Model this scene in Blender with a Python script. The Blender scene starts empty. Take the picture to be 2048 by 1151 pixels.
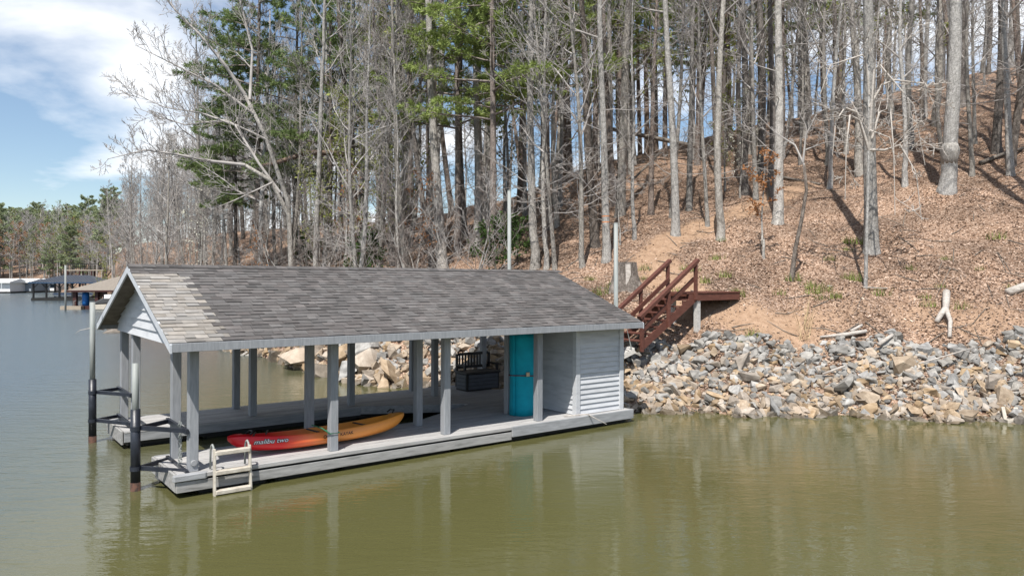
import bpy, bmesh, math, random
import numpy as np
from mathutils import Vector, Matrix
from mathutils.bvhtree import BVHTree

# ------------------------------------------------------------------ camera, sky, sun, exposure
scene = bpy.context.scene
COL = scene.collection
F_PX, HOR, CAM_H = 1496.0, 553.0, 3.52          # focal length and horizon in photo pixels (2048 wide), eye height in metres
cam_d = bpy.data.cameras.new('camera'); cam = bpy.data.objects.new('camera', cam_d); COL.objects.link(cam)
cam.location = (0, 0, CAM_H); cam.rotation_euler = (math.radians(90), 0, 0)
cam_d.sensor_width = 36.0; cam_d.lens = 36.0 * F_PX / 2048; cam_d.shift_y = -(575.5 - HOR) / 2048
cam_d.clip_start = 0.1; cam_d.clip_end = 6000
scene.camera = cam

SUN_EL = math.radians(57.5)
SUN_H = Vector((-0.253, -0.967, 0)).normalized()
world = bpy.data.worlds.new('World'); scene.world = world; world.use_nodes = True
wn, wl = world.node_tree.nodes, world.node_tree.links
wn.clear()
w_out = wn.new('ShaderNodeOutputWorld'); w_bg = wn.new('ShaderNodeBackground')
sky = wn.new('ShaderNodeTexSky'); sky.sky_type = 'NISHITA'; sky.sun_disc = False
sky.sun_elevation = SUN_EL; sky.sun_rotation = math.atan2(SUN_H.x, SUN_H.y)
sky.air_density = 1.0; sky.dust_density = 0.15; sky.ozone_density = 2.0
tc = wn.new('ShaderNodeTexCoord'); sep = wn.new('ShaderNodeSeparateXYZ'); wl.new(tc.outputs['Generated'], sep.inputs[0])
zadd = wn.new('ShaderNodeMath'); zadd.operation = 'ADD'; zadd.inputs[1].default_value = 0.22; wl.new(sep.outputs[2], zadd.inputs[0])
zmax = wn.new('ShaderNodeMath'); zmax.operation = 'MAXIMUM'; zmax.inputs[1].default_value = 0.05; wl.new(zadd.outputs[0], zmax.inputs[0])
comb = wn.new('ShaderNodeCombineXYZ')
for i in (0, 1):
    dv = wn.new('ShaderNodeMath'); dv.operation = 'DIVIDE'
    wl.new(sep.outputs[i], dv.inputs[0]); wl.new(zmax.outputs[0], dv.inputs[1]); wl.new(dv.outputs[0], comb.inputs[i])
cn = wn.new('ShaderNodeTexNoise'); cn.inputs['Scale'].default_value = 1.15; cn.inputs['Detail'].default_value = 9
cn.inputs['Roughness'].default_value = 0.52; cn.inputs['Distortion'].default_value = 0.25
cloud_off = wn.new('ShaderNodeVectorMath'); cloud_off.inputs[1].default_value = (23.0, 9.0, 0.0); wl.new(comb.outputs[0], cloud_off.inputs[0])
wl.new(cloud_off.outputs[0], cn.inputs['Vector'])
cr = wn.new('ShaderNodeValToRGB'); cr.color_ramp.elements[0].position = 0.46; cr.color_ramp.elements[1].position = 0.60
cr.color_ramp.elements[0].color = (0.10, 0.10, 0.10, 1); cr.color_ramp.elements[1].color = (0.95, 0.95, 0.95, 1)
wl.new(cn.outputs['Fac'], cr.inputs[0])
cmix = wn.new('ShaderNodeMix'); cmix.data_type = 'RGBA'
hfade = wn.new('ShaderNodeMapRange'); hfade.inputs['From Min'].default_value = 0.0; hfade.inputs['From Max'].default_value = 0.06; wl.new(sep.outputs[2], hfade.inputs['Value'])
cmul = wn.new('ShaderNodeMath'); cmul.operation = 'MULTIPLY'; wl.new(cr.outputs[0], cmul.inputs[0]); wl.new(hfade.outputs[0], cmul.inputs[1])
sat = wn.new('ShaderNodeHueSaturation'); sat.inputs['Saturation'].default_value = 1.15; wl.new(sky.outputs[0], sat.inputs['Color'])
wl.new(cmul.outputs[0], cmix.inputs['Factor']); wl.new(sat.outputs[0], cmix.inputs[6]); cmix.inputs[7].default_value = (9.6, 9.8, 10.1, 1)
wl.new(cmix.outputs[2], w_bg.inputs[0]); w_bg.inputs[1].default_value = 0.088
wl.new(w_bg.outputs[0], w_out.inputs[0])

sun_d = bpy.data.lights.new('sun', 'SUN'); sun = bpy.data.objects.new('sun', sun_d); COL.objects.link(sun)
sun_d.energy = 5.0; sun_d.angle = math.radians(0.5); sun_d.color = (1.0, 0.955, 0.89)
to_sun = (SUN_H * math.cos(SUN_EL) + Vector((0, 0, math.sin(SUN_EL)))).normalized()
sun.rotation_euler = to_sun.to_track_quat('Z', 'Y').to_euler(); sun.location = to_sun * 60

scene.view_settings.view_transform = 'Standard'; scene.view_settings.look = 'None'
scene.view_settings.exposure = 0.5; scene.view_settings.gamma = 1.0; scene.view_settings.use_curve_mapping = False
scene.render.engine = 'CYCLES'
scene.cycles.max_bounces = 4; scene.cycles.diffuse_bounces = 2; scene.cycles.glossy_bounces = 3; scene.cycles.transparent_max_bounces = 4

# ------------------------------------------------------------------ helpers
def tag(o, label=None, cat=None, group=None, kind=None):
    if label: o['label'] = label
    if cat: o['category'] = cat
    if group: o['group'] = group
    if kind: o['kind'] = kind
    return o

def empty(name, mat=None, label=None, cat=None, group=None):
    o = bpy.data.objects.new(name, None); COL.objects.link(o); o.empty_display_size = 0.2
    if mat is not None: o.matrix_world = mat
    return tag(o, label, cat, group)

def link_mesh(name, me, parent=None, mat=None):
    o = bpy.data.objects.new(name, me); COL.objects.link(o)
    if mat is not None and len(me.materials) == 0: me.materials.append(mat)
    if parent is not None: o.parent = parent
    return o

def copy_tree(o, parent=None):
    c = o.copy(); COL.objects.link(c); c.parent = parent
    for ch in list(o.children): copy_tree(ch, c)
    return c

class MB:
    """collects simple solids, then links them as ONE mesh object"""
    def __init__(self): self.v, self.f = [], []
    def add(self, vs, fs):
        n = len(self.v); self.v += [tuple(q) for q in vs]; self.f += [tuple(i + n for i in q) for q in fs]
    def hexa(self, p):            # 8 points: bottom ring 0-3, top ring 4-7
        self.add(p, [(3, 2, 1, 0), (4, 5, 6, 7), (0, 1, 5, 4), (1, 2, 6, 5), (2, 3, 7, 6), (3, 0, 4, 7)])
    def box(self, a, b):
        x0, y0, z0 = a; x1, y1, z1 = b
        self.hexa([(x0, y0, z0), (x1, y0, z0), (x1, y1, z0), (x0, y1, z0), (x0, y0, z1), (x1, y0, z1), (x1, y1, z1), (x0, y1, z1)])
        return self
    def bar(self, p0, p1, w, h, up=(0, 0, 1)):
        p0, p1, up = Vector(p0), Vector(p1), Vector(up)
        d = (p1 - p0).normalized(); s = d.cross(up)
        if s.length < 1e-4: s = d.cross(Vector((1, 0, 0)))
        s.normalize(); t = s.cross(d).normalized(); s *= w / 2; t *= h / 2
        self.hexa([p0 - s - t, p1 - s - t, p1 + s - t, p0 + s - t, p0 - s + t, p1 - s + t, p1 + s + t, p0 + s + t])
        return self
    def prism(self, poly, ax0, ax1, axis=0):     # polygon in the two other axes, extruded along axis
        n = len(poly)
        def mk(a, q):
            l = list(q); l.insert(axis, a); return tuple(l)
        vs = [mk(ax0, q) for q in poly] + [mk(ax1, q) for q in poly]
        fs = [tuple(range(n - 1, -1, -1)), tuple(range(n, 2 * n))] + [(i, (i + 1) % n, n + (i + 1) % n, n + i) for i in range(n)]
        self.add(vs, fs); return self
    def tube(self, pts, rads, n=6, cap=True):
        pts = [Vector(p) for p in pts]; base = len(self.v); ref = None
        for i, p in enumerate(pts):
            d = (pts[min(i + 1, len(pts) - 1)] - pts[max(i - 1, 0)])
            if d.length < 1e-9: d = Vector((0, 0, 1))
            d.normalize()
            if ref is None:
                ref = d.cross(Vector((0, 0, 1)))
                if ref.length < 0.05: ref = d.cross(Vector((1, 0, 0)))
            ref = (ref - d * ref.dot(d)).normalized(); b = d.cross(ref); r = rads[i]
            for k in range(n):
                a = 2 * math.pi * k / n; ca, sa = math.cos(a) * r, math.sin(a) * r
                self.v.append((p.x + ref.x * ca + b.x * sa, p.y + ref.y * ca + b.y * sa, p.z + ref.z * ca + b.z * sa))
        for i in range(len(pts) - 1):
            o = base + i * n
            for k in range(n):
                k2 = (k + 1) % n; self.f.append((o + k, o + k2, o + n + k2, o + n + k))
        if cap:
            self.f.append(tuple(base + k for k in range(n - 1, -1, -1))); o = base + (len(pts) - 1) * n
            self.f.append(tuple(o + k for k in range(n)))
        return self
    def mesh(self, name, mat, smooth=False):
        me = bpy.data.meshes.new(name); me.from_pydata(self.v, [], self.f); me.update()
        if mat is not None: me.materials.append(mat)
        if smooth: me.polygons.foreach_set('use_smooth', [True] * len(me.polygons))
        return me
    def build(self, name, mat, parent=None, smooth=False, bevel=0):
        o = link_mesh(name, self.mesh(name, mat, smooth), parent)
        if bevel:
            m = o.modifiers.new('bevel', 'BEVEL'); m.width = bevel; m.segments = 1; m.limit_method = 'ANGLE'
        return o

def sock(n, *names):
    for a in names:
        if a in n.inputs: return n.inputs[a]

def M(name, cols, scale=4.0, detail=6, rough=0.8, bump=0.0, bscale=None, stretch=(1, 1, 1), metal=0.0, rnd=0.0, island=False,
      spec=0.3, hue=0.0, bdist=0.02, nrough=0.6, fine=0.0):
    """procedural: noise through a ramp of colours, fine bump, and a light/dark offset for each piece"""
    m = bpy.data.materials.new(name); m.use_nodes = True; N, L = m.node_tree.nodes, m.node_tree.links
    b = N['Principled BSDF']; b.inputs['Roughness'].default_value = rough; b.inputs['Metallic'].default_value = metal
    sock(b, 'Specular IOR Level').default_value = spec
    t = N.new('ShaderNodeTexCoord'); mp = N.new('ShaderNodeMapping'); mp.inputs['Scale'].default_value = stretch
    oi = N.new('ShaderNodeObjectInfo')
    off = N.new('ShaderNodeVectorMath'); off.operation = 'SCALE'; off.inputs[0].default_value = (37.0, 11.0, 23.0); L.new(oi.outputs['Random'], off.inputs['Scale'])
    ad = N.new('ShaderNodeVectorMath'); ad.operation = 'ADD'; L.new(t.outputs['Object'], ad.inputs[0]); L.new(off.outputs[0], ad.inputs[1])
    L.new(ad.outputs[0], mp.inputs[0])
    n = N.new('ShaderNodeTexNoise'); n.inputs['Scale'].default_value = scale; n.inputs['Detail'].default_value = detail
    n.inputs['Roughness'].default_value = nrough; L.new(mp.outputs[0], n.inputs['Vector'])
    r = N.new('ShaderNodeValToRGB'); el = r.color_ramp.elements
    while len(el) < len(cols): el.new(0.5)
    for e, (p, c) in zip(el, cols): e.position = p; e.color = (*c, 1)
    L.new(n.outputs['Fac'], r.inputs[0]); out = r.outputs[0]
    if fine:
        nf = N.new('ShaderNodeTexNoise'); nf.inputs['Scale'].default_value = scale * 5; nf.inputs['Detail'].default_value = 4; L.new(ad.outputs[0], nf.inputs['Vector'])
        mf = N.new('ShaderNodeMapRange'); mf.inputs['From Min'].default_value = 0.32; mf.inputs['From Max'].default_value = 0.68; mf.inputs['To Min'].default_value = 1 - fine; mf.inputs['To Max'].default_value = 1 + fine; L.new(nf.outputs['Fac'], mf.inputs['Value'])
        hf = N.new('ShaderNodeHueSaturation'); L.new(mf.outputs[0], hf.inputs['Value']); L.new(out, hf.inputs['Color']); out = hf.outputs[0]
    if rnd:
        src = oi.outputs['Random']
        if island:
            g = N.new('ShaderNodeNewGeometry'); src = g.outputs['Random Per Island']
        mr = N.new('ShaderNodeMapRange'); mr.inputs['To Min'].default_value = 1 - rnd; mr.inputs['To Max'].default_value = 1 + rnd; L.new(src, mr.inputs['Value'])
        hs = N.new('ShaderNodeHueSaturation'); L.new(mr.outputs[0], hs.inputs['Value']); L.new(out, hs.inputs['Color'])
        if hue:
            wn_ = N.new('ShaderNodeTexWhiteNoise'); wn_.noise_dimensions = '1D'; L.new(src, wn_.inputs['W'])
            mh = N.new('ShaderNodeMapRange'); mh.inputs['To Min'].default_value = 1 - hue; mh.inputs['To Max'].default_value = 1 + hue
            L.new(wn_.outputs['Value'], mh.inputs['Value']); L.new(mh.outputs[0], hs.inputs['Saturation'])
        out = hs.outputs[0]
    L.new(out, b.inputs['Base Color'])
    if bump:
        n2 = N.new('ShaderNodeTexNoise'); n2.inputs['Scale'].default_value = bscale or scale * 4; n2.inputs['Detail'].default_value = 5; L.new(mp.outputs[0], n2.inputs['Vector'])
        bp = N.new('ShaderNodeBump'); bp.inputs['Strength'].default_value = bump; bp.inputs['Distance'].default_value = bdist
        L.new(n2.outputs['Fac'], bp.inputs['Height']); L.new(bp.outputs[0], b.inputs['Normal'])
    return m

def flat(name, c, rough=0.6, metal=0.0, spec=0.4):
    return M(name, [(0.3, tuple(x * 0.88 for x in c)), (0.7, tuple(min(1, x * 1.1) for x in c))], 6, 4, rough, metal=metal, spec=spec)

MAT = {}
MAT['post'] = M('grey_painted_post', [(0.3, (0.21, 0.22, 0.235)), (0.62, (0.28, 0.292, 0.31)), (0.8, (0.34, 0.35, 0.365))], 5, 8, 0.7, 0.25, 40, (6, 6, 0.7), rnd=0.06)
MAT['trim'] = M('grey_painted_trim', [(0.25, (0.19, 0.195, 0.20)), (0.6, (0.29, 0.298, 0.31)), (0.85, (0.38, 0.383, 0.385))], 4, 8, 0.7, 0.2, 30, (0.6, 4, 4), rnd=0.06)
MAT['rake'] = M('pale_rake_paint', [(0.3, (0.40, 0.42, 0.45)), (0.7, (0.52, 0.54, 0.57))], 4, 6, 0.6, 0.1, 30)
MAT['siding'] = M('pale_grey_siding', [(0.22, (0.36, 0.37, 0.39)), (0.5, (0.49, 0.503, 0.525)), (0.85, (0.57, 0.58, 0.60))], 3, 8, 0.62, 0.15, 40, (0.6, 0.6, 3), rnd=0.05)
MAT['deck'] = M('grey_deck_paint', [(0.22, (0.26, 0.25, 0.245)), (0.5, (0.37, 0.365, 0.36)), (0.8, (0.45, 0.44, 0.43))], 3.0, 9, 0.75, 0.3, 25, (0.8, 5, 5), rnd=0.09)
MAT['dock_edge'] = M('weathered_dock_edge', [(0.25, (0.12, 0.117, 0.11)), (0.45, (0.255, 0.252, 0.245)), (0.75, (0.36, 0.355, 0.345))], 3.5, 9, 0.8, 0.3, 30, (0.7, 3, 5), rnd=0.06)
MAT['float'] = flat('black_float', (0.018, 0.018, 0.017), 0.6)
MAT['under'] = M('bare_soffit', [(0.3, (0.10, 0.085, 0.07)), (0.7, (0.19, 0.165, 0.14))], 6, 6, 0.85, 0.2)
MAT['shingle_dark'] = M('charcoal_shingle', [(0.3, (0.075, 0.071, 0.070)), (0.55, (0.115, 0.108, 0.106)), (0.75, (0.15, 0.142, 0.138))], 2.2, 10, 0.92, 0.5, 90, rnd=0.22, hue=0.4, spec=0.15)
MAT['shingle_dark_i'] = M('charcoal_shingle_field', [(0.3, (0.075, 0.071, 0.070)), (0.55, (0.115, 0.108, 0.106)), (0.75, (0.15, 0.142, 0.138))], 2.2, 10, 0.92, 0.5, 90, rnd=0.22, island=True, hue=0.4, spec=0.15)
MAT['shingle_light'] = M('weathered_tan_shingle', [(0.3, (0.185, 0.172, 0.158)), (0.55, (0.255, 0.24, 0.222)), (0.78, (0.32, 0.302, 0.28))], 3, 10, 0.92, 0.5, 90, rnd=0.2, hue=0.5, spec=0.15)
MAT['steel_black'] = M('black_coated_steel', [(0.3, (0.008, 0.010, 0.016)), (0.7, (0.022, 0.026, 0.038))], 8, 6, 0.4, 0.1, spec=0.5)
MAT['rust'] = M('rusty_steel', [(0.35, (0.025, 0.018, 0.016)), (0.6, (0.085, 0.042, 0.028)), (0.8, (0.04, 0.035, 0.035))], 14, 8, 0.85, 0.4)
MAT['galv'] = M('galvanised_pipe', [(0.3, (0.17, 0.19, 0.185)), (0.6, (0.27, 0.285, 0.275)), (0.78, (0.29, 0.25, 0.19))], 3, 8, 0.6, 0.1, 30, (5, 5, 0.6), metal=0.0, spec=0.5)
MAT['alu'] = M('aged_aluminium', [(0.3, (0.38, 0.34, 0.28)), (0.7, (0.60, 0.56, 0.49))], 9, 8, 0.5, 0.1, metal=0.1)
MAT['stain'] = M('red_brown_deck_stain', [(0.3, (0.085, 0.032, 0.023)), (0.65, (0.13, 0.052, 0.038)), (0.85, (0.20, 0.095, 0.07))], 4, 8, 0.65, 0.25, 30, (1, 4, 4), rnd=0.1)
MAT['greywood'] = M('weathered_grey_board', [(0.3, (0.36, 0.35, 0.33)), (0.7, (0.58, 0.56, 0.53))], 5, 8, 0.85, 0.3, 25, (1, 5, 5))
MAT['teal'] = M('teal_foam', [(0.3, (0.0, 0.26, 0.36)), (0.7, (0.0, 0.33, 0.44))], 5, 5, 0.75, 0.12, 60)
MAT['teal_core'] = flat('dark_foam_edge', (0.012, 0.025, 0.035), 0.9)
MAT['black'] = flat('black_plastic', (0.012, 0.012, 0.013), 0.5)
MAT['white'] = flat('white_paint', (0.78, 0.78, 0.77), 0.5)
MAT['box_blue'] = flat('slate_resin', (0.075, 0.085, 0.105), 0.55)
MAT['bench'] = flat('dark_bench_paint', (0.016, 0.015, 0.017), 0.55)
MAT['rope_green'] = flat('green_rope', (0.02, 0.12, 0.06), 0.9)
MAT['rope_red'] = flat('maroon_strap', (0.12, 0.03, 0.035), 0.9)
MAT['brass'] = flat('metal_buckle', (0.45, 0.36, 0.25), 0.4, 0.5)
BARKS = {
 'grey':  [(0.28, (0.135, 0.124, 0.112)), (0.5, (0.265, 0.25, 0.23)), (0.72, (0.40, 0.385, 0.36))],
 'light': [(0.28, (0.19, 0.18, 0.165)), (0.5, (0.33, 0.315, 0.295)), (0.75, (0.46, 0.445, 0.42))],
 'dark':  [(0.28, (0.06, 0.052, 0.045)), (0.5, (0.15, 0.13, 0.115)), (0.75, (0.27, 0.247, 0.225))],
 'pine':  [(0.28, (0.085, 0.063, 0.052)), (0.5, (0.195, 0.152, 0.128)), (0.75, (0.31, 0.262, 0.23))]}
for k, c in BARKS.items():
    MAT['bark_' + k] = M('bark_' + k, c, 5.0, 9, 0.92, 0.9, 9, (1.7, 1.7, 0.62), rnd=0.22, hue=0.35, spec=0.1, bdist=0.06, nrough=0.74, fine=0.32)
MAT['twig'] = M('pale_twig', [(0.3, (0.235, 0.217, 0.205)), (0.7, (0.41, 0.388, 0.37))], 1.5, 4, 0.9, rnd=0.18, spec=0.1)
MAT['twig_d'] = M('brown_twig', [(0.3, (0.13, 0.108, 0.097)), (0.7, (0.26, 0.225, 0.205))], 1.5, 4, 0.9, rnd=0.18, spec=0.1)
MAT['driftwood'] = M('bleached_wood', [(0.3, (0.28, 0.25, 0.22)), (0.6, (0.47, 0.435, 0.40)), (0.8, (0.58, 0.55, 0.51))], 6, 9, 0.9, 0.4, 20, (1, 4, 4), spec=0.1)
MAT['deadlog'] = M('fallen_log_bark', [(0.3, (0.09, 0.075, 0.062)), (0.6, (0.22, 0.195, 0.17)), (0.8, (0.36, 0.33, 0.30))], 5, 9, 0.92, 0.6, 16, (1, 4, 4), spec=0.1)

def leafmat(name, c0, c1, rnd=0.25, trans=0.25):
    m = M(name, [(0.3, c0), (0.7, c1)], 0.9, 3, 0.7, rnd=rnd, island=True, spec=0.2)
    b = m.node_tree.nodes['Principled BSDF']
    N, L = m.node_tree.nodes, m.node_tree.links
    tr = N.new('ShaderNodeBsdfTranslucent'); mx = N.new('ShaderNodeMixShader'); mx.inputs[0].default_value = trans
    L.new(b.inputs['Base Color'].links[0].from_socket, tr.inputs['Color'])
    out = [n for n in N if n.type == 'OUTPUT_MATERIAL'][0]
    L.new(b.outputs[0], mx.inputs[1]); L.new(tr.outputs[0], mx.inputs[2]); L.new(mx.outputs[0], out.inputs[0])
    return m
MAT['needle_dark'] = leafmat('dark_pine_needles', (0.13, 0.185, 0.07), (0.235, 0.30, 0.115))
MAT['needle_light'] = leafmat('fresh_pine_needles', (0.20, 0.265, 0.07), (0.33, 0.40, 0.135))
MAT['needle_far'] = leafmat('far_pine_needles', (0.23, 0.28, 0.16), (0.34, 0.38, 0.22))  # paled green: distance haze put into the needle colour
MAT['leaf_yellow'] = leafmat('new_yellow_green_leaves', (0.17, 0.20, 0.05), (0.28, 0.30, 0.09))
MAT['leaf_orange'] = leafmat('withered_orange_leaves', (0.25, 0.11, 0.045), (0.40, 0.20, 0.09))
MAT['leaf_green'] = leafmat('glossy_green_leaves', (0.03, 0.065, 0.015), (0.07, 0.12, 0.03))
MAT['leaf_white'] = leafmat('white_blossom', (0.55, 0.55, 0.45), (0.72, 0.72, 0.62))
MAT['grass'] = leafmat('spring_grass', (0.10, 0.14, 0.03), (0.22, 0.25, 0.07))
MAT['straw'] = leafmat('dry_straw', (0.42, 0.33, 0.19), (0.56, 0.45, 0.27))
MAT['litter'] = leafmat('dry_fallen_leaves', (0.26, 0.175, 0.13), (0.50, 0.385, 0.31), rnd=0.5, trans=0.1)
MAT['stone_grey'] = M('blue_grey_stone', [(0.3, (0.14, 0.134, 0.126)), (0.55, (0.262, 0.252, 0.236)), (0.78, (0.42, 0.405, 0.38))], 3.2, 9, 0.85, 0.5, 18, (1, 1, 2.2), rnd=0.35, hue=0.5, spec=0.2)
MAT['stone_tan'] = M('tan_stone', [(0.3, (0.20, 0.152, 0.108)), (0.55, (0.325, 0.26, 0.195)), (0.78, (0.44, 0.375, 0.295))], 3.2, 9, 0.88, 0.5, 18, (1, 1, 2.2), rnd=0.28, hue=0.4, spec=0.2)
for k_, i_ in (('stone_wet', False), ('stone_wet_i', True)): MAT[k_] = M(k_, [(0.3, (0.07, 0.056, 0.04)), (0.55, (0.14, 0.115, 0.085)), (0.78, (0.22, 0.185, 0.145))], 3.2, 9, 0.45, 0.5, 18, (1, 1, 2.2), rnd=0.28, island=i_, hue=0.4, spec=0.4)
MAT['stone_grey_i'] = M('blue_grey_rubble', [(0.3, (0.14, 0.134, 0.126)), (0.55, (0.262, 0.252, 0.236)), (0.78, (0.42, 0.405, 0.38))], 3.2, 9, 0.85, 0.5, 18, (1, 1, 2.2), rnd=0.35, island=True, hue=0.5, spec=0.2)
MAT['stone_tan_i'] = M('tan_rubble', [(0.3, (0.20, 0.152, 0.108)), (0.55, (0.325, 0.26, 0.195)), (0.78, (0.44, 0.375, 0.295))], 3.2, 9, 0.88, 0.5, 18, (1, 1, 2.2), rnd=0.28, island=True, hue=0.4, spec=0.2)

# ------------------------------------------------------------------ terrain
T_PX = np.array([-1500, 0, 100, 170, 205, 235, 250, 300, 450, 520, 600, 700, 790, 1000, 1150, 1240, 1300, 1450, 1633, 1800, 2048, 2600, 3600], float)
T_YS = np.array([215, 188, 180, 165, 120, 70, 52, 45, 35.6, 33, 28.5, 24.9, 24.0, 21.6, 20.3, 19.6, 19.4, 19.2, 18.9, 18.6, 18.0, 16.5, 14.5], float)
T_YC = np.array([430, 400, 390, 370, 290, 180, 130, 95, 71, 67, 62, 58, 56, 52, 53, 53.5, 54, 56, 58, 60, 62, 66, 70], float)
T_ZC = np.array([26, 21, 21, 19, 14, 10, 9, 8.0, 7.8, 7.8, 7.7, 7.5, 7.6, 8.8, 10.9, 12.0, 12.6, 14.3, 16.2, 18.5, 21.2, 27, 33], float)
def hz(X, Y):
    X = np.asarray(X, float); Y = np.asarray(Y, float)
    px = 1024 + F_PX * X / np.maximum(Y, 1.0)
    ys = np.interp(px, T_PX, T_YS) + 0.22 * np.sin(X * 1.7) + 0.14 * np.sin(X * 3.9 + 1); yc = np.interp(px, T_PX, T_YC); zc = np.interp(px, T_PX, T_ZC)
    d = Y - ys; W = 2.4
    s = np.clip((d - W) / np.maximum(yc - ys - W, 1), 0, None)
    rise = 1.7 + (zc - 1.7) * np.power(np.minimum(s, 1), 0.86)
    over = np.maximum(Y - yc, 0); w_ = 7.0
    rise = np.where(s > 1, zc - 0.24 * (over - w_ * (1 - np.exp(-over / w_))), rise)
    z = np.where(d < W, 1.7 * d / W, rise)
    rough = (0.10 * np.sin(X * 0.83 + 1.3 * np.sin(Y * 0.41)) * np.sin(Y * 0.67 + 0.5) + 0.06 * np.sin(X * 2.1 + Y * 1.3) + 0.05 * np.sin(Y * 2.7 - X * 1.9 + 2))
    z = z + rough * np.clip((d - 2.0) / 3, 0, 1)
    return np.maximum(z, -2.5)
def gz(x, y): return float(hz(x, y))
def ground(px, py):
    """where the sight line through a photo pixel meets the land"""
    k = (px - 1024) / F_PX; m = (HOR - py) / F_PX
    ys = float(np.interp(px, T_PX, T_YS)); Y = np.linspace(ys, ys + 260, 5200)
    g = hz(k * Y, Y) - (CAM_H + m * Y)
    i = int(np.argmax(g > 0)) if (g > 0).any() else int(np.interp(px, T_PX, T_YC) - ys) * 20
    i = min(max(i, 0), len(Y) - 1)
    return k * Y[i], Y[i]
def at(px, py, Y): return Vector(((px - 1024) / F_PX * Y, Y, CAM_H - (py - HOR) / F_PX * Y))

path_pts = [ground(*q) for q in ((1395, 612), (1345, 565), (1300, 520), (1335, 478), (1420, 442), (1520, 405), (1600, 370))]
def seg_dist(X, Y, pts):
    best = np.full(X.shape, 1e9)
    for (ax, ay), (bx, by) in zip(pts[:-1], pts[1:]):
        dx, dy = bx - ax, by - ay; t = np.clip(((X - ax) * dx + (Y - ay) * dy) / (dx * dx + dy * dy), 0, 1)
        best = np.minimum(best, np.hypot(X - ax - t * dx, Y - ay - t * dy))
    return best
def dirt_amount(X, Y):
    d = np.clip(1.35 - seg_dist(X, Y, path_pts) / 0.75, 0, 1)
    px = 1024 + F_PX * X / np.maximum(Y, 1); dd = Y - np.interp(px, T_PX, T_YS)
    band = np.clip(1 - np.abs(dd - 3.2) / 1.3, 0, 1) * np.clip((px - 1330) / 120, 0, 1)
    band *= 0.45 + 0.55 * np.sin(X * 0.9 + 1.0) * np.sin(X * 0.37 + Y * 0.8)
    return np.clip(np.maximum(d, band * 1.2), 0, 1)

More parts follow.
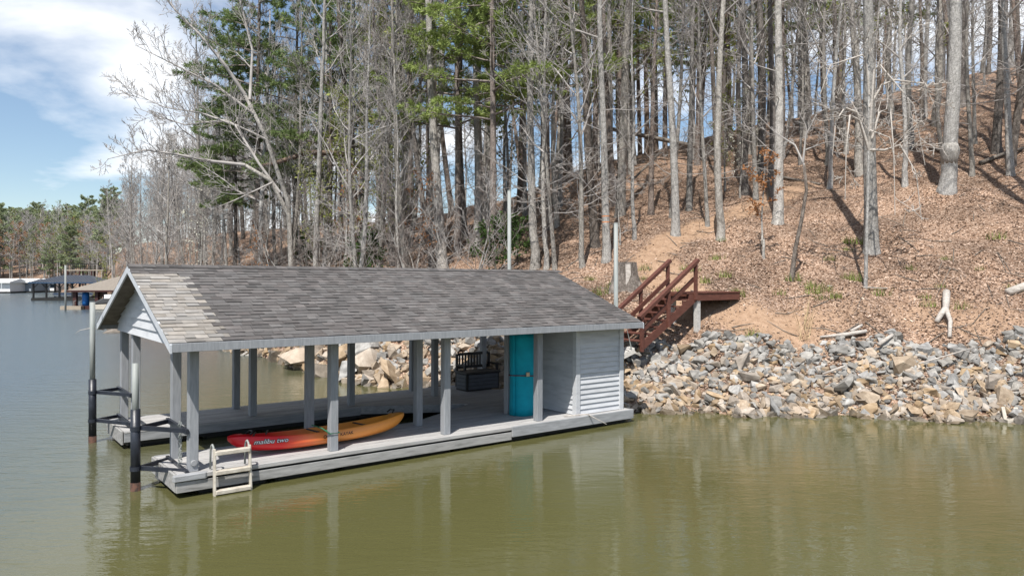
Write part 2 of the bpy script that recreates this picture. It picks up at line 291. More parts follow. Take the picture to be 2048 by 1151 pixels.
def terrain():
    def axis(knots):
        out = []
        for a, b, st in knots: out += list(np.arange(a, b, st))
        return np.array(out)
    xs = axis([(-330, -90, 8), (-90, -30, 2), (-30, -14, 0.8), (-14, 26, 0.32), (26, 60, 1.2), (60, 150, 5)])
    ys = axis([(12, 34, 0.3), (34, 62, 0.7), (62, 110, 1.6), (110, 460, 7)])
    XX, YY = np.meshgrid(xs, ys); ZZ = hz(XX, YY); nx, ny = len(xs), len(ys)
    V = np.stack([XX, YY, ZZ], -1).reshape(-1, 3)
    i = np.arange(nx * ny).reshape(ny, nx)
    Q = np.stack([i[:-1, :-1], i[:-1, 1:], i[1:, 1:], i[1:, :-1]], -1).reshape(-1, 4)
    zq = V[Q][:, :, 2].max(1); Q = Q[zq > -2.45]
    me = bpy.data.meshes.new('hillside_ground'); me.from_pydata(V.tolist(), [], Q.tolist()); me.update()
    me.polygons.foreach_set('use_smooth', [True] * len(me.polygons))
    at_ = me.attributes.new('dirt', 'FLOAT', 'POINT'); at_.data.foreach_set('value', dirt_amount(V[:, 0], V[:, 1]).astype(np.float32))
    m = bpy.data.materials.new('leaf_litter_ground'); m.use_nodes = True; N, L = m.node_tree.nodes, m.node_tree.links; b = N['Principled BSDF']
    b.inputs['Roughness'].default_value = 0.95; sock(b, 'Specular IOR Level').default_value = 0.1
    t = N.new('ShaderNodeTexCoord')
    vo = N.new('ShaderNodeTexVoronoi'); vo.inputs['Scale'].default_value = 24; L.new(t.outputs['Object'], vo.inputs['Vector'])
    sp = N.new('ShaderNodeSeparateColor'); L.new(vo.outputs['Color'], sp.inputs[0])
    r1 = N.new('ShaderNodeValToRGB'); e = r1.color_ramp.elements
    e.new(0.35); e.new(0.7)
    for q, (p, c) in zip(e, [(0.0, (0.14, 0.09, 0.062)), (0.4, (0.25, 0.17, 0.125)), (0.75, (0.35, 0.255, 0.195)), (1.0, (0.54, 0.43, 0.355))]): q.position = p; q.color = (*c, 1)
    L.new(sp.outputs[0], r1.inputs[0])
    nb = N.new('ShaderNodeTexNoise'); nb.inputs['Scale'].default_value = 0.55; nb.inputs['Detail'].default_value = 7; L.new(t.outputs['Object'], nb.inputs['Vector'])
    r2 = N.new('ShaderNodeValToRGB'); r2.color_ramp.elements[0].position = 0.35; r2.color_ramp.elements[1].position = 0.68
    r2.color_ramp.elements[0].color = (0.60, 0.58, 0.56, 1); r2.color_ramp.elements[1].color = (1.12, 1.06, 1.0, 1); L.new(nb.outputs['Fac'], r2.inputs[0])
    mu = N.new('ShaderNodeMix'); mu.data_type = 'RGBA'; mu.blend_type = 'MULTIPLY'; mu.inputs['Factor'].default_value = 1; L.new(r1.outputs[0], mu.inputs[6]); L.new(r2.outputs[0], mu.inputs[7])
    nd = N.new('ShaderNodeTexNoise'); nd.inputs['Scale'].default_value = 5; nd.inputs['Detail'].default_value = 9; nd.inputs['Roughness'].default_value = 0.7; L.new(t.outputs['Object'], nd.inputs['Vector'])
    r3 = N.new('ShaderNodeValToRGB'); r3.color_ramp.elements[0].position = 0.3; r3.color_ramp.elements[1].position = 0.75
    r3.color_ramp.elements[0].color = (0.245, 0.155, 0.098, 1); r3.color_ramp.elements[1].color = (0.43, 0.30, 0.21, 1); L.new(nd.outputs['Fac'], r3.inputs[0])
    a = N.new('ShaderNodeAttribute'); a.attribute_name = 'dirt'
    mm = N.new('ShaderNodeMath'); mm.operation = 'MULTIPLY_ADD'; L.new(nd.outputs['Fac'], mm.inputs[0]); mm.inputs[1].default_value = 1.6; mm.inputs[2].default_value = -0.75
    ad = N.new('ShaderNodeMath'); ad.operation = 'MULTIPLY_ADD'; L.new(a.outputs['Fac'], ad.inputs[0]); ad.inputs[1].default_value = 1.5; L.new(mm.outputs[0], ad.inputs[2]); ad.use_clamp = True
    ml = N.new('ShaderNodeMath'); ml.operation = 'MULTIPLY'; ml.use_clamp = True; L.new(ad.outputs[0], ml.inputs[0])
    am = N.new('ShaderNodeMath'); am.operation = 'MULTIPLY'; am.inputs[1].default_value = 3; am.use_clamp = True; L.new(a.outputs['Fac'], am.inputs[0]); L.new(am.outputs[0], ml.inputs[1])
    mx = N.new('ShaderNodeMix'); mx.data_type = 'RGBA'; L.new(ml.outputs[0], mx.inputs['Factor']); L.new(mu.outputs[2], mx.inputs[6]); L.new(r3.outputs[0], mx.inputs[7])
    L.new(mx.outputs[2], b.inputs['Base Color'])
    bp = N.new('ShaderNodeBump'); bp.inputs['Strength'].default_value = 0.9; bp.inputs['Distance'].default_value = 0.05
    L.new(sp.outputs[1], bp.inputs['Height']); L.new(bp.outputs[0], b.inputs['Normal'])
    o = link_mesh('hillside_ground', me, None, m); tag(o, kind='structure')
terrain()

def water():
    me = bpy.data.meshes.new('lake_water'); s = 4000
    me.from_pydata([(-s, -s, 0), (s, -s, 0), (s, s, 0), (-s, s, 0)], [], [(0, 1, 2, 3)])
    m = bpy.data.materials.new('murky_lake_water'); m.use_nodes = True; N, L = m.node_tree.nodes, m.node_tree.links; b = N['Principled BSDF']
    b.inputs['Roughness'].default_value = 0.04; b.inputs['IOR'].default_value = 1.42
    t = N.new('ShaderNodeTexCoord')
    n0 = N.new('ShaderNodeTexNoise'); n0.inputs['Scale'].default_value = 0.12; n0.inputs['Detail'].default_value = 4; L.new(t.outputs['Object'], n0.inputs['Vector'])
    r = N.new('ShaderNodeValToRGB'); r.color_ramp.elements[0].position = 0.35; r.color_ramp.elements[1].position = 0.7
    r.color_ramp.elements[0].color = (0.075, 0.073, 0.028, 1); r.color_ramp.elements[1].color = (0.090, 0.087, 0.035, 1); L.new(n0.outputs['Fac'], r.inputs[0])
    sx = N.new('ShaderNodeSeparateXYZ'); L.new(t.outputs['Object'], sx.inputs[0])
    wind = N.new('ShaderNodeMapRange'); wind.interpolation_type = 'SMOOTHSTEP'; wind.inputs['From Min'].default_value = -3; wind.inputs['From Max'].default_value = -13; wind.inputs['To Min'].default_value = 0.75; wind.inputs['To Max'].default_value = 2.5; L.new(sx.outputs[0], wind.inputs['Value'])
    sky_ramp = N.new('ShaderNodeMapRange'); sky_ramp.interpolation_type = 'SMOOTHSTEP'; sky_ramp.inputs['From Min'].default_value = -4; sky_ramp.inputs['From Max'].default_value = -18; L.new(sx.outputs[0], sky_ramp.inputs['Value'])
    sky_tint = N.new('ShaderNodeMix'); sky_tint.data_type = 'RGBA'; sky_tint.inputs[7].default_value = (0.06, 0.08, 0.092, 1); L.new(sky_ramp.outputs[0], sky_tint.inputs['Factor']); L.new(r.outputs[0], sky_tint.inputs[6]); L.new(sky_tint.outputs[2], b.inputs['Base Color'])    # murky base; sky reflection painted in as bluer colour toward the open lake
    rough = N.new('ShaderNodeMapRange'); rough.interpolation_type = 'SMOOTHSTEP'; rough.inputs['From Min'].default_value = -3; rough.inputs['From Max'].default_value = -13; rough.inputs['To Min'].default_value = 0.04; rough.inputs['To Max'].default_value = 0.22; L.new(sx.outputs[0], rough.inputs['Value']); L.new(rough.outputs[0], b.inputs['Roughness'])
    prev = None
    for sc, st, rot, dist, det in ((1.0, (1.0, 3.2, 1), 0.25, 0.011, 3), (3.6, (1.0, 2.6, 1), -0.2, 0.0045, 3), (10, (1, 2.6, 1), 0.3, 0.0016, 2)):
        mp = N.new('ShaderNodeMapping'); mp.inputs['Scale'].default_value = st; mp.inputs['Rotation'].default_value = (0, 0, rot); L.new(t.outputs['Object'], mp.inputs[0])
        n = N.new('ShaderNodeTexNoise'); n.inputs['Scale'].default_value = sc; n.inputs['Detail'].default_value = det; n.inputs['Distortion'].default_value = 0.4; L.new(mp.outputs[0], n.inputs['Vector'])
        bp = N.new('ShaderNodeBump'); bp.inputs['Strength'].default_value = 1; bp.inputs['Distance'].default_value = dist; wm = N.new('ShaderNodeMath'); wm.operation = 'MULTIPLY'; L.new(n.outputs['Fac'], wm.inputs[0]); L.new(wind.outputs[0], wm.inputs[1]); L.new(wm.outputs[0], bp.inputs['Height'])
        if prev: L.new(prev.outputs[0], bp.inputs['Normal'])
        prev = bp
    L.new(prev.outputs[0], b.inputs['Normal'])
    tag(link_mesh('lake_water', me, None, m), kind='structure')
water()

# ------------------------------------------------------------------ boathouse (dock frame: u along, v across to the back, z up from the deck)
DECK_Z, YAW, S = 0.36, 0.659, 2.44
MD = Matrix.Translation((-5.21, 12.195, DECK_Z)) @ Matrix.Rotation(YAW, 4, 'Z') @ Matrix.Rotation(0.006, 4, 'Y')
MDi = MD.inverted()
UL, UR, VE0, VE1, VR = -0.42, 10.18, -0.45, 5.97, 2.76
EZ, RZ = 2.13, 3.37                                    # shingle surface at eave and ridge
V_FI, V_BI, V_BO = 1.09, 4.34, 5.52
random.seed(4)
bh = empty('boathouse', MD, 'long floating boathouse with grey shingle gable roof, open posts and small sided shed', 'boathouse')

def slip_start(v):
    if 1.45 < v < 4.07: return 5.0 + 2.4 * (1 - abs(v - 2.76) / 1.31)
    return -0.26
dk = MB().box((-0.2, -0.12, -0.30), (10.0, 1.38, -0.06)).box((-0.2, 4.14, -0.30), (10.0, 5.66, -0.06)).box((7.45, 1.38, -0.30), (10.0, 4.14, -0.06)).build('deck_frame', MAT['float'], bh)
v = -0.20
deck = MB().box((7.5, 0.0, -0.05), (9.95, 5.6, -0.032)).build('deck', MAT['dock_edge'], bh)
while v < 5.70:
    w = 0.138; a, b = v, v + w
    s0, s1 = slip_start(a), slip_start(b)
    if (s0 < 0) != (s1 < 0): s0 = s1 = max(s0, s1) if 1.45 < (a + b) / 2 < 4.07 else -0.26
    cut = [None] if s0 > 0 else [None, 2.44 + 2.44 * (int(v * 7) % 2), 7.32]
    st = [(s0, s1)] + [(c, c) for c in cut[1:]]; en = [(c - 0.006, c - 0.006) for c in cut[1:]] + [(10.08, 10.08)]
    dz = random.uniform(-0.003, 0.002)
    for (a0, b0), (a1, b1) in zip(st, en):
        m = MB(); m.hexa([(a0, a, -0.03), (a1, a, -0.03), (b1, b, -0.03), (b0, b, -0.03), (a0, a, dz), (a1, a, dz), (b1, b, dz), (b0, b, dz)])
        m.build('deck_plank', MAT['deck'], deck)
    v += 0.146
# edge boards
def board(name, p0, p1, z0, z1, th=0.04, mat='dock_edge', parent=bh):
    p0, p1 = Vector((*p0, (z0 + z1) / 2)), Vector((*p1, (z0 + z1) / 2))
    return MB().bar(p0, p1, th, z1 - z0).build(name, MAT[mat], parent, bevel=0.006)
board('edge_trim', (-0.30, -0.225), (6.4, -0.225), -0.065, 0.006, 0.05, 'deck')
board('edge_board', (-0.30, -0.215), (6.4, -0.215), -0.27, -0.105, 0.045)
board('edge_board', (6.4, -0.24), (10.12, -0.24), -0.21, 0.008, 0.06, 'trim')
board('edge_board', (-0.29, -0.19), (-0.29, 1.44), -0.27, 0.002)
board('edge_board', (-0.29, 4.08), (-0.29, 5.72), -0.27, 0.002)
board('edge_board', (-0.26, 1.46), (5.0, 1.46), -0.24, 0.002, 0.04, 'trim')
board('edge_board', (-0.26, 4.06), (5.0, 4.06), -0.22, 0.002, 0.04, 'trim')
board('edge_board', (5.0, 4.06), (7.4, 2.76), -0.2, 0.003, 0.04, 'trim')
board('edge_board', (5.0, 1.46), (7.4, 2.76), -0.2, 0.003, 0.04, 'trim')
board('edge_board', (10.10, -0.2), (10.10, 5.72), -0.27, 0.001, 0.04, 'trim')
board('edge_board', (-0.26, 5.72), (10.08, 5.72), -0.24, 0.002, 0.04, 'trim')
for k, x in enumerate(np.arange(0.1, 10, 1.25)):
    for vv in (0.0, 4.3):
        MB().box((x, vv - 0.08, -0.62), (x + 1.12, vv + 1.3, -0.24)).build('float_drum', MAT['float'], bh, bevel=0.05)
# rounded corner bumper
MB().prism([(-0.34, -0.27), (0.14, -0.27), (0.2, -0.20), (0.14, -0.14), (-0.26, -0.14), (-0.36, -0.2)], -0.09, 0.012, 2).build('corner_bumper', MAT['trim'], bh, bevel=0.012)
# posts
def roof_z(v): return EZ + (RZ - EZ) * (1 - abs(v - VR) / (VR - VE0))
for vv, us in ((0.0, (0, 1, 2, 3)), (V_FI, (0, 1, 2, 3)), (V_BI, (0, 1, 2, 3)), (V_BO, (0, 1, 2, 3, 4))):
    for k in us:
        x = k * S; top = min(roof_z(vv) - 0.10, 2.0 if k == 0 else 9)
        p = MB().box((x - 0.075, vv - 0.075, 0.0), (x + 0.075, vv + 0.075, top)).build('post', MAT['post'], bh, bevel=0.006)
        if vv == 0.0 and k == 0:
            MB().tube([(x, vv - 0.074, 0.14), (x, vv - 0.10, 0.14)], [0.05, 0.045], 14).build('bolt_cover', MAT['trim'], p)
for vv in (0.0, V_BO):
    MB().box((UL + 0.42, vv - 0.05, 1.99), (UR - 0.2, vv + 0.05, roof_z(vv) - 0.06)).build('header_beam', MAT['post'], bh)

# roof
sl = math.hypot(VR - VE0, RZ - EZ); cs, sn = (VR - VE0) / sl, (RZ - EZ) / sl
roof = MB()
for sgn in (-1, 1):
    e = VR + sgn * (VR - VE0)
    roof.hexa([(UL + 0.02, e, EZ - 0.05), (UR - 0.02, e, EZ - 0.05), (UR - 0.02, VR, RZ - 0.05), (UL + 0.02, VR, RZ - 0.05),
               (UL + 0.02, e, EZ - 0.012), (UR - 0.02, e, EZ - 0.012), (UR - 0.02, VR, RZ - 0.012), (UL + 0.02, VR, RZ - 0.012)])
roof = roof.build('roof', MAT['under'], bh)
for a0 in np.arange(UL + 0.7, UR, 0.61):
    for sgn in (-1, 1):
        e = VR + sgn * (VR - VE0 - 0.05)
        MB().bar((a0, e, EZ - 0.10), (a0, VR, RZ - 0.11), 0.04, 0.09).build('rafter', MAT['under'], roof)
for sgn, nm in ((-1, 'front'), (1, 'back')):
    e = VR + sgn * (VR - VE0 + 0.012)
    MB().box((UL - 0.02, min(e, e + sgn * 0.03), EZ - 0.145), (UR + 0.02, max(e, e + sgn * 0.03), EZ - 0.008)).build('fascia_board', MAT['post'], roof, bevel=0.004)
    for x in (UL - 0.035, UR + 0.035):
        q = MB(); e2 = VR + sgn * (VR - VE0 + 0.045)
        q.hexa([(x - 0.015, e2, EZ - 0.16), (x + 0.015, e2, EZ - 0.16), (x + 0.015, VR, RZ - 0.14), (x - 0.015, VR, RZ - 0.14),
                (x - 0.015, e2, EZ - 0.024), (x + 0.015, e2, EZ - 0.024), (x + 0.015, VR, RZ - 0.008), (x - 0.015, VR, RZ - 0.008)])
        q.build('rake_board', MAT['rake'], roof)
NR = 24; EXPO = sl / NR
rng = random.Random(11)
pieces = []
for r in range(NR):
    u = UL - 0.01 - rng.uniform(0, 0.25); step = 0.16 if r % 2 else 0.0
    prev_hi = 0
    while u < UR:
        w = rng.choice((0.16, 0.2, 0.24, 0.28, 0.33)); a, b = max(u, UL - 0.05), min(u + w, UR + 0.05)
        hi = 0 if (prev_hi and rng.random() < 0.8) else (1 if rng.random() < 0.62 else 0); prev_hi = hi
        ub = 0.34 + (0.16 if r % 2 else 0.0)
        light = r < NR - 3 and u < ub
        if light and b > ub: b = ub
        if b - a > 0.03: pieces.append((r, a, b, hi, light))
        u = b if light else u + w
def shingle(mb, r, a, b, hi, side, jit):
    s0 = r * EXPO - 0.012; s1 = s0 + EXPO + 0.035
    th = 0.010 + 0.009 * hi + jit
    def P(uu, s, off):
        vv = VE0 + s * cs; zz = EZ + s * sn
        vv -= sn * off; zz += cs * off
        return (uu, vv if side < 0 else 2 * VR - vv, zz)
    mb.hexa([P(a, s0, -0.01), P(b - 0.004, s0, -0.01), P(b - 0.004, s1, -0.01), P(a, s1, -0.01), P(a, s0, th), P(b - 0.004, s0, th), P(b - 0.004, s1, 0.001), P(a, s1, 0.001)])
pieces.sort(key=lambda q: q[1])
fld, bk = MB(), MB()
for i, (r, a, b, hi, light) in enumerate(pieces):
    jit = rng.uniform(-0.002, 0.002)
    if i < 300 or light:
        m = MB(); shingle(m, r, a, b, hi, -1, jit); m.build('shingle', MAT['shingle_light' if light else 'shingle_dark'], roof)
    else: shingle(fld, r, a, b, hi, -1, jit)
    shingle(bk, r, a, b, hi, 1, jit)
tag(fld.build('shingle_field', MAT['shingle_dark_i'], roof), kind='stuff')
tag(bk.build('back_shingle_field', MAT['shingle_dark_i'], roof), kind='stuff')
u = UL - 0.04
while u < UR:
    m = MB(); w = 0.24; z = RZ + 0.012
    for sgn in (-1, 1):
        m.hexa([(u, VR + sgn * 0.13, z - 0.05), (u + w, VR + sgn * 0.13, z - 0.05), (u + w, VR, z + 0.0), (u, VR, z + 0.0),
                (u, VR + sgn * 0.13, z - 0.028), (u + w, VR + sgn * 0.13, z - 0.036), (u + w, VR, z + 0.014), (u, VR, z + 0.022)])
    m.build('ridge_cap', MAT['shingle_dark'], roof); u += 0.235

# gables with lap boards
def gable(u0, sgn, name):
    zb = 2.0
    back = MB(); h0 = roof_z(VE0) ; 
    prof = [(0.0 - 0.08, zb), (V_BO + 0.08, zb), (V_BO + 0.08, roof_z(V_BO + 0.08) - 0.06), (VR, RZ - 0.06), (-0.08, roof_z(-0.08) - 0.06)]
    g = back.prism(prof, u0, u0 + sgn * 0.03, 0).build(name, MAT['siding'], bh)
    z = zb - 0.02
    while z < RZ - 0.14:
        z1 = min(z + 0.185, RZ - 0.07)
        def lim(zz):
            d = (RZ - 0.06 - zz) / (RZ - EZ) * (VR - VE0)
            return max(-0.09, VR - d), min(V_BO + 0.09, VR + d)
        a0, b0 = lim(z); a1, b1 = lim(z1)
        o0, o1 = u0 - sgn * 0.045, u0 - sgn * 0.008; i_ = u0 + sgn * 0.002
        m = MB(); m.hexa([(o0, a0, z), (i_, a0, z), (i_, b0, z), (o0, b0, z), (o1, a1, z1), (i_, a1, z1), (i_, b1, z1), (o1, b1, z1)])
        m.build('siding_board', MAT['siding'], g); z += 0.175
gable(-0.085, 1, 'gable_wall'); gable(9.95, -1, 'gable_wall')

# shed in the corner
SU0, SU1, SV0, SV1, SH = 8.46, 9.90, -0.02, 1.75, 2.02
def lap_wall(name, p0, p1, out, h, expo=0.118, parent=bh, z0=0.01):
    p0, p1, out = Vector((*p0, 0)), Vector((*p1, 0)), Vector((*out, 0))
    d = (p1 - p0).normalized(); core = MB()
    core.hexa([p0 + Vector((0, 0, z0)), p1 + Vector((0, 0, z0)), p1 - out * 0.05 + Vector((0, 0, z0)), p0 - out * 0.05 + Vector((0, 0, z0)),
               p0 + Vector((0, 0, h)), p1 + Vector((0, 0, h)), p1 - out * 0.05 + Vector((0, 0, h)), p0 - out * 0.05 + Vector((0, 0, h))])
    w = core.build(name, MAT['siding'], parent); z = z0
    while z < h - 0.03:
        z1 = min(z + expo + 0.012, h); m = MB(); zz = Vector((0, 0, z)); zt = Vector((0, 0, z1))
        m.hexa([p0 + out * 0.038 + zz, p1 + out * 0.038 + zz, p1 + out * 0.001 + zz, p0 + out * 0.001 + zz, p0 + out * 0.007 + zt, p1 + out * 0.007 + zt, p1 + out * 0.001 + zt, p0 + out * 0.001 + zt])
        m.build('siding_board', MAT['siding'], w); z += expo
lap_wall('shed_wall', (SU0 + 0.06, SV0), (SU1 - 0.06, SV0), (0, -1), SH)
lap_wall('shed_wall', (SU0, SV1), (SU0, SV0 + 0.06), (-1, 0), SH)
lap_wall('shed_wall', (SU1, SV0 + 0.06), (SU1, SV1), (1, 0), SH)
lap_wall('shed_wall', (SU1, SV1), (SU0, SV1), (0, 1), SH)
for (x, y) in ((SU0, SV0), (SU1, SV0), (SU1, SV1), (SU0, SV1)):
    MB().box((x - 0.065, y - 0.065, 0.0), (x + 0.065, y + 0.065, SH)).build('corner_board', MAT['siding'], bh, bevel=0.005)

# guide piles (in the lake bed) and the steel brackets that tie the dock to them
def pile(px, wy, top_y, sleeve_y, label):
    Y = CAM_H * F_PX / (wy - HOR); X = (px - 1024) / F_PX * Y
    zt = CAM_H - (top_y - HOR) / F_PX * Y; zs = CAM_H - (sleeve_y - HOR) / F_PX * Y
    e = empty('guide_pile', Matrix.Translation((X, Y, 0)), label, 'piling')
    MB().tube([(0, 0, -1.5), (0, 0, 0.14)], [0.079, 0.079], 20).build('rusty_base', MAT['rust'], e, True)
    MB().tube([(0, 0, 0.12), (0, 0, zs)], [0.076, 0.076], 20).build('sleeve', MAT['steel_black'], e, True)
    MB().tube([(0, 0, zs - 0.3), (0, 0, zt)], [0.053, 0.053], 20).build('pipe', MAT['galv'], e, True)
    return MDi @ Vector((X, Y, 0.36))
p1 = pile(271, 980, 726, 818, 'short galvanised pipe pile in black sleeve by the boathouse ladder corner')
p2 = pile(185, 884, 604, 758, 'tall galvanised pipe pile in black sleeve off the rear finger')
def bracket(p, va, vb, zs):
    for z in zs:
        q = (p.x + 0.06, p.y, z); a, b = (-0.08, va, z), (-0.08, vb, z)
        m = MB().bar(q, a, 0.05, 0.07).bar(q, b, 0.05, 0.07).bar((-0.11, va - 0.1, z), (-0.11, vb + 0.1, z), 0.05, 0.08)
        m.tube([(p.x, p.y, z - 0.035), (p.x, p.y, z + 0.035)], [0.088, 0.088], 16); m.build('steel_bracket', MAT['steel_black'], bh)
bracket(p1, 0.0, V_FI, (0.66, 0.0)); bracket(p2, V_BI, V_BO, (0.70, 0.10))
for (u_, v_, zt, lab) in ((10.36, 0.56, 4.87, 'tall thin galvanised pole rising behind the shed roof corner'), (10.36, 5.0, 6.1, 'tall galvanised pole rising behind the boathouse ridge')):
    w = MD @ Vector((u_, v_, 0)); e = empty('guide_pole', Matrix.Translation((w.x, w.y, 0)), lab, 'pole')
    MB().tube([(0, 0, -1.5), (0, 0, zt)], [0.055, 0.055], 16).build('pipe', MAT['galv'], e, True)
    MB().tube([(0, 0, zt), (0, 0, zt + 0.02)], [0.058, 0.05], 16).build('cap', MAT['galv'], e, True)
# chain on the corner post
ch = empty('dock_chain', MD @ Matrix.Translation((-0.12, 0.34, 0.74)), 'steel chain hanging between the two front corner posts', 'chain')
def link_ring(mb, c, ax, r=0.024, t=0.006):
    pts = [Vector(c) + Vector((math.cos(a) * r * 0.7 * ax[0], math.cos(a) * r * 0.7 * ax[1], math.sin(a) * r * 1.3)) for a in np.linspace(0, 2 * math.pi, 11)]
    mb.tube(pts, [t] * 11, 5, False)
for i in range(18):
    m = MB(); link_ring(m, (0, 0.02 * math.sin(i), -0.046 * i), (1, 0) if i % 2 else (0, 1)); m.build('chain_link', MAT['galv'], ch)
for i in range(14):
    m = MB(); link_ring(m, (0, -0.10 - 0.01 * math.cos(i), -0.046 * i), (1, 0) if i % 2 else (0, 1)); m.build('chain_link', MAT['galv'], ch)

# ladder hung on the front edge
ld = empty('dock_ladder', MD @ Matrix.Translation((0.53, -0.33, 0)), 'pale aluminium swim ladder hooked on the dock front edge', 'ladder')
for s in (-1, 1):
    x = 0.29 * s
    MB().bar((x, -0.06, -0.42), (x * 0.97, 0.0, 0.38), 0.035, 0.075, (0, 1, 0)).build('side_rail', MAT['alu'], ld, bevel=0.006)
    MB().tube([(x * 0.97, 0.02, 0.30), (x * 0.97, 0.05, 0.40), (x * 0.97, 0.11, 0.43), (x * 0.97, 0.17, 0.40), (x * 0.97, 0.21, 0.30), (x * 0.97, 0.22, 0.02)], [0.017] * 6, 8).build('grab_handle', MAT['galv'], ld, True)
for z, y in ((0.31, -0.005), (0.0, -0.03), (-0.31, -0.055)):
    MB().box((-0.28, y - 0.06, z - 0.033), (0.28, y + 0.05, z + 0.033)).build('step', MAT['alu'], ld, bevel=0.008)

# ------------------------------------------------------------------ kayak
def kayak():
    A = Vector((0.74, 0.50, 0)); B = Vector((4.34, 0.76, 0)); mid = (A + B) / 2; yaw = math.atan2(B.y - A.y, B.x - A.x)
    K = MD @ Matrix.Translation((mid.x, mid.y, 0.012)) @ Matrix.Rotation(yaw, 4, 'Z') @ Matrix.Rotation(math.radians(-4), 4, 'X')
    e = empty('kayak', K, 'red and orange two seat kayak lying on the front finger of the dock', 'kayak')
    Lh = 1.83; NS = 49; sec = []
    def prof(x):
        t = abs(x) / Lh
        b = 0.41 * max(1e-4, 1 - t ** 2.5) ** 0.8 + 0.008
        zk = 0.15 * t ** 3.2 + 0.15 * t ** 12; zg = 0.27 + 0.125 * t ** 2.3 - 0.05 * t ** 16
        well = max(0.0, 1 - (t / 0.84) ** 6); depth = 0.13 * well
        ridge = 0.05 * math.exp(-((x + 0.05) / 0.1) ** 2) + 0.05 * math.exp(-((x - 0.95) / 0.1) ** 2)
        zw = zg - 0.02 + 0.035 * (1 - well) - depth + ridge + 0.016 * max(0, math.sin(x * 26)) * well
        bi = b * 0.78; bw = b * (0.62 + 0.08 * max(0, math.sin(x * 26)) * well)
        half = [(0.0, zk), (b * 0.45, zk + 0.012), (b * 0.80, zk + 0.045), (b * 0.985, zk + 0.4 * (zg - zk)), (b * 1.0, zk + 0.62 * (zg - zk)), (b * 0.93, zg - 0.012), (b * 0.87, zg), (bi, zg - 0.008), (bw, zw + 0.01), (bw * 0.5, zw)]
        return half, (0.0, zw)
    vs, fs = [], []
    for i in range(NS):
        x = -Lh + 2 * Lh * i / (NS - 1); x = math.copysign(abs(x / Lh) ** 0.92 * Lh, x); h, c = prof(x)
        ring = [(x, -p, q) for p, q in h] + [(x, *c)] + [(x, p, q) for p, q in reversed(h[1:])]
        vs += ring
    n = len(ring)
    for i in range(NS - 1):
        for k in range(n):
            k2 = (k + 1) % n; fs.append((i * n + k, (i + 1) * n + k, (i + 1) * n + k2, i * n + k2))
    fs.append(tuple(range(n))); fs.append(tuple((NS - 1) * n + k for k in range(n - 1, -1, -1)))
    m = bpy.data.materials.new('blended_red_orange_plastic'); m.use_nodes = True; N, L = m.node_tree.nodes, m.node_tree.links; b = N['Principled BSDF']
    b.inputs['Roughness'].default_value = 0.36
    t = N.new('ShaderNodeTexCoord'); sp = N.new('ShaderNodeSeparateXYZ'); L.new(t.outputs['Object'], sp.inputs[0])
    nz = N.new('ShaderNodeTexNoise'); nz.inputs['Scale'].default_value = 3; L.new(t.outputs['Object'], nz.inputs['Vector'])
    ma = N.new('ShaderNodeMath'); ma.operation = 'MULTIPLY_ADD'; L.new(nz.outputs['Fac'], ma.inputs[0]); ma.inputs[1].default_value = 0.25; L.new(sp.outputs[0], ma.inputs[2])
    mr = N.new('ShaderNodeMapRange'); mr.inputs['From Min'].default_value = -1.8; mr.inputs['From Max'].default_value = 2.0; L.new(ma.outputs[0], mr.inputs['Value'])
    r = N.new('ShaderNodeValToRGB'); el = r.color_ramp.elements; el.new(0.3); el.new(0.42); el.new(0.6)
    for q, (p, c) in zip(el, [(0.0, (0.55, 0.005, 0.012)), (0.24, (0.62, 0.012, 0.014)), (0.36, (0.78, 0.15, 0.05)), (0.5, (0.82, 0.30, 0.075)), (1.0, (0.74, 0.28, 0.03))]): q.position = p; q.color = (*c, 1)
    L.new(mr.outputs[0], r.inputs[0]); L.new(r.outputs[0], b.inputs['Base Color'])
    me = bpy.data.meshes.new('hull'); me.from_pydata(vs, [], fs); me.update(); me.polygons.foreach_set('use_smooth', [True] * len(me.polygons))
    hull = link_mesh('hull', me, e, m)
    bv = BVHTree.FromPolygons([Vector(q) for q in vs], fs)
    def text(body, size, x0, zc, mat, name, off, shear=0.0, grow=0.0, sx=1.0, slope=0.0):
        cu = bpy.data.curves.new('lettering', 'FONT'); cu.body = body; cu.size = size; cu.shear = shear; cu.offset = grow; cu.resolution_u = 3
        o = bpy.data.objects.new('lettering', cu); COL.objects.link(o)
        bpy.context.view_layer.update(); dg = bpy.context.evaluated_depsgraph_get(); tm = bpy.data.meshes.new_from_object(o.evaluated_get(dg))
        bpy.data.objects.remove(o)
        bm = bmesh.new(); bm.from_mesh(tm)
        bmesh.ops.triangulate(bm, faces=bm.faces[:])
        bmesh.ops.subdivide_edges(bm, edges=[q for q in bm.edges if q.calc_length() > 0.03], cuts=2)
        for vtx in bm.verts:
            x, z = x0 + vtx.co.x * sx, zc + vtx.co.y + vtx.co.x * slope
            hit = bv.ray_cast(Vector((x, -2, z)), Vector((0, 1, 0)))
            y = hit[0].y if hit[0] is not None else -0.40
            vtx.co = (x, y - off, z)
        bm.to_mesh(tm); bm.free(); tm.materials.append(MAT[mat]); link_mesh(name, tm, hull)
    text('malibu two', 0.108, -1.46, 0.20, 'black', 'logo_outline', 0.003, 0.35, 0.008, 1.18, -0.03)
    text('malibu two', 0.108, -1.46, 0.20, 'white', 'logo_lettering', 0.006, 0.35, 0.0, 1.18, -0.03)
    text('OCEAN  KAYAK', 0.082, -0.22, 0.150, 'black', 'maker_lettering', 0.004, 0.12, 0.001, 1.05, 0.01)
    for x0, z0 in ((-1.40, 0.36), (1.55, 0.41)):
        MB().tube([(x0 - 0.06, -0.1, z0), (x0, -0.07, z0 + 0.05), (x0, 0.07, z0 + 0.05), (x0 - 0.06, 0.1, z0)], [0.016] * 4, 8).build('carry_handle', MAT['black'], e, True)
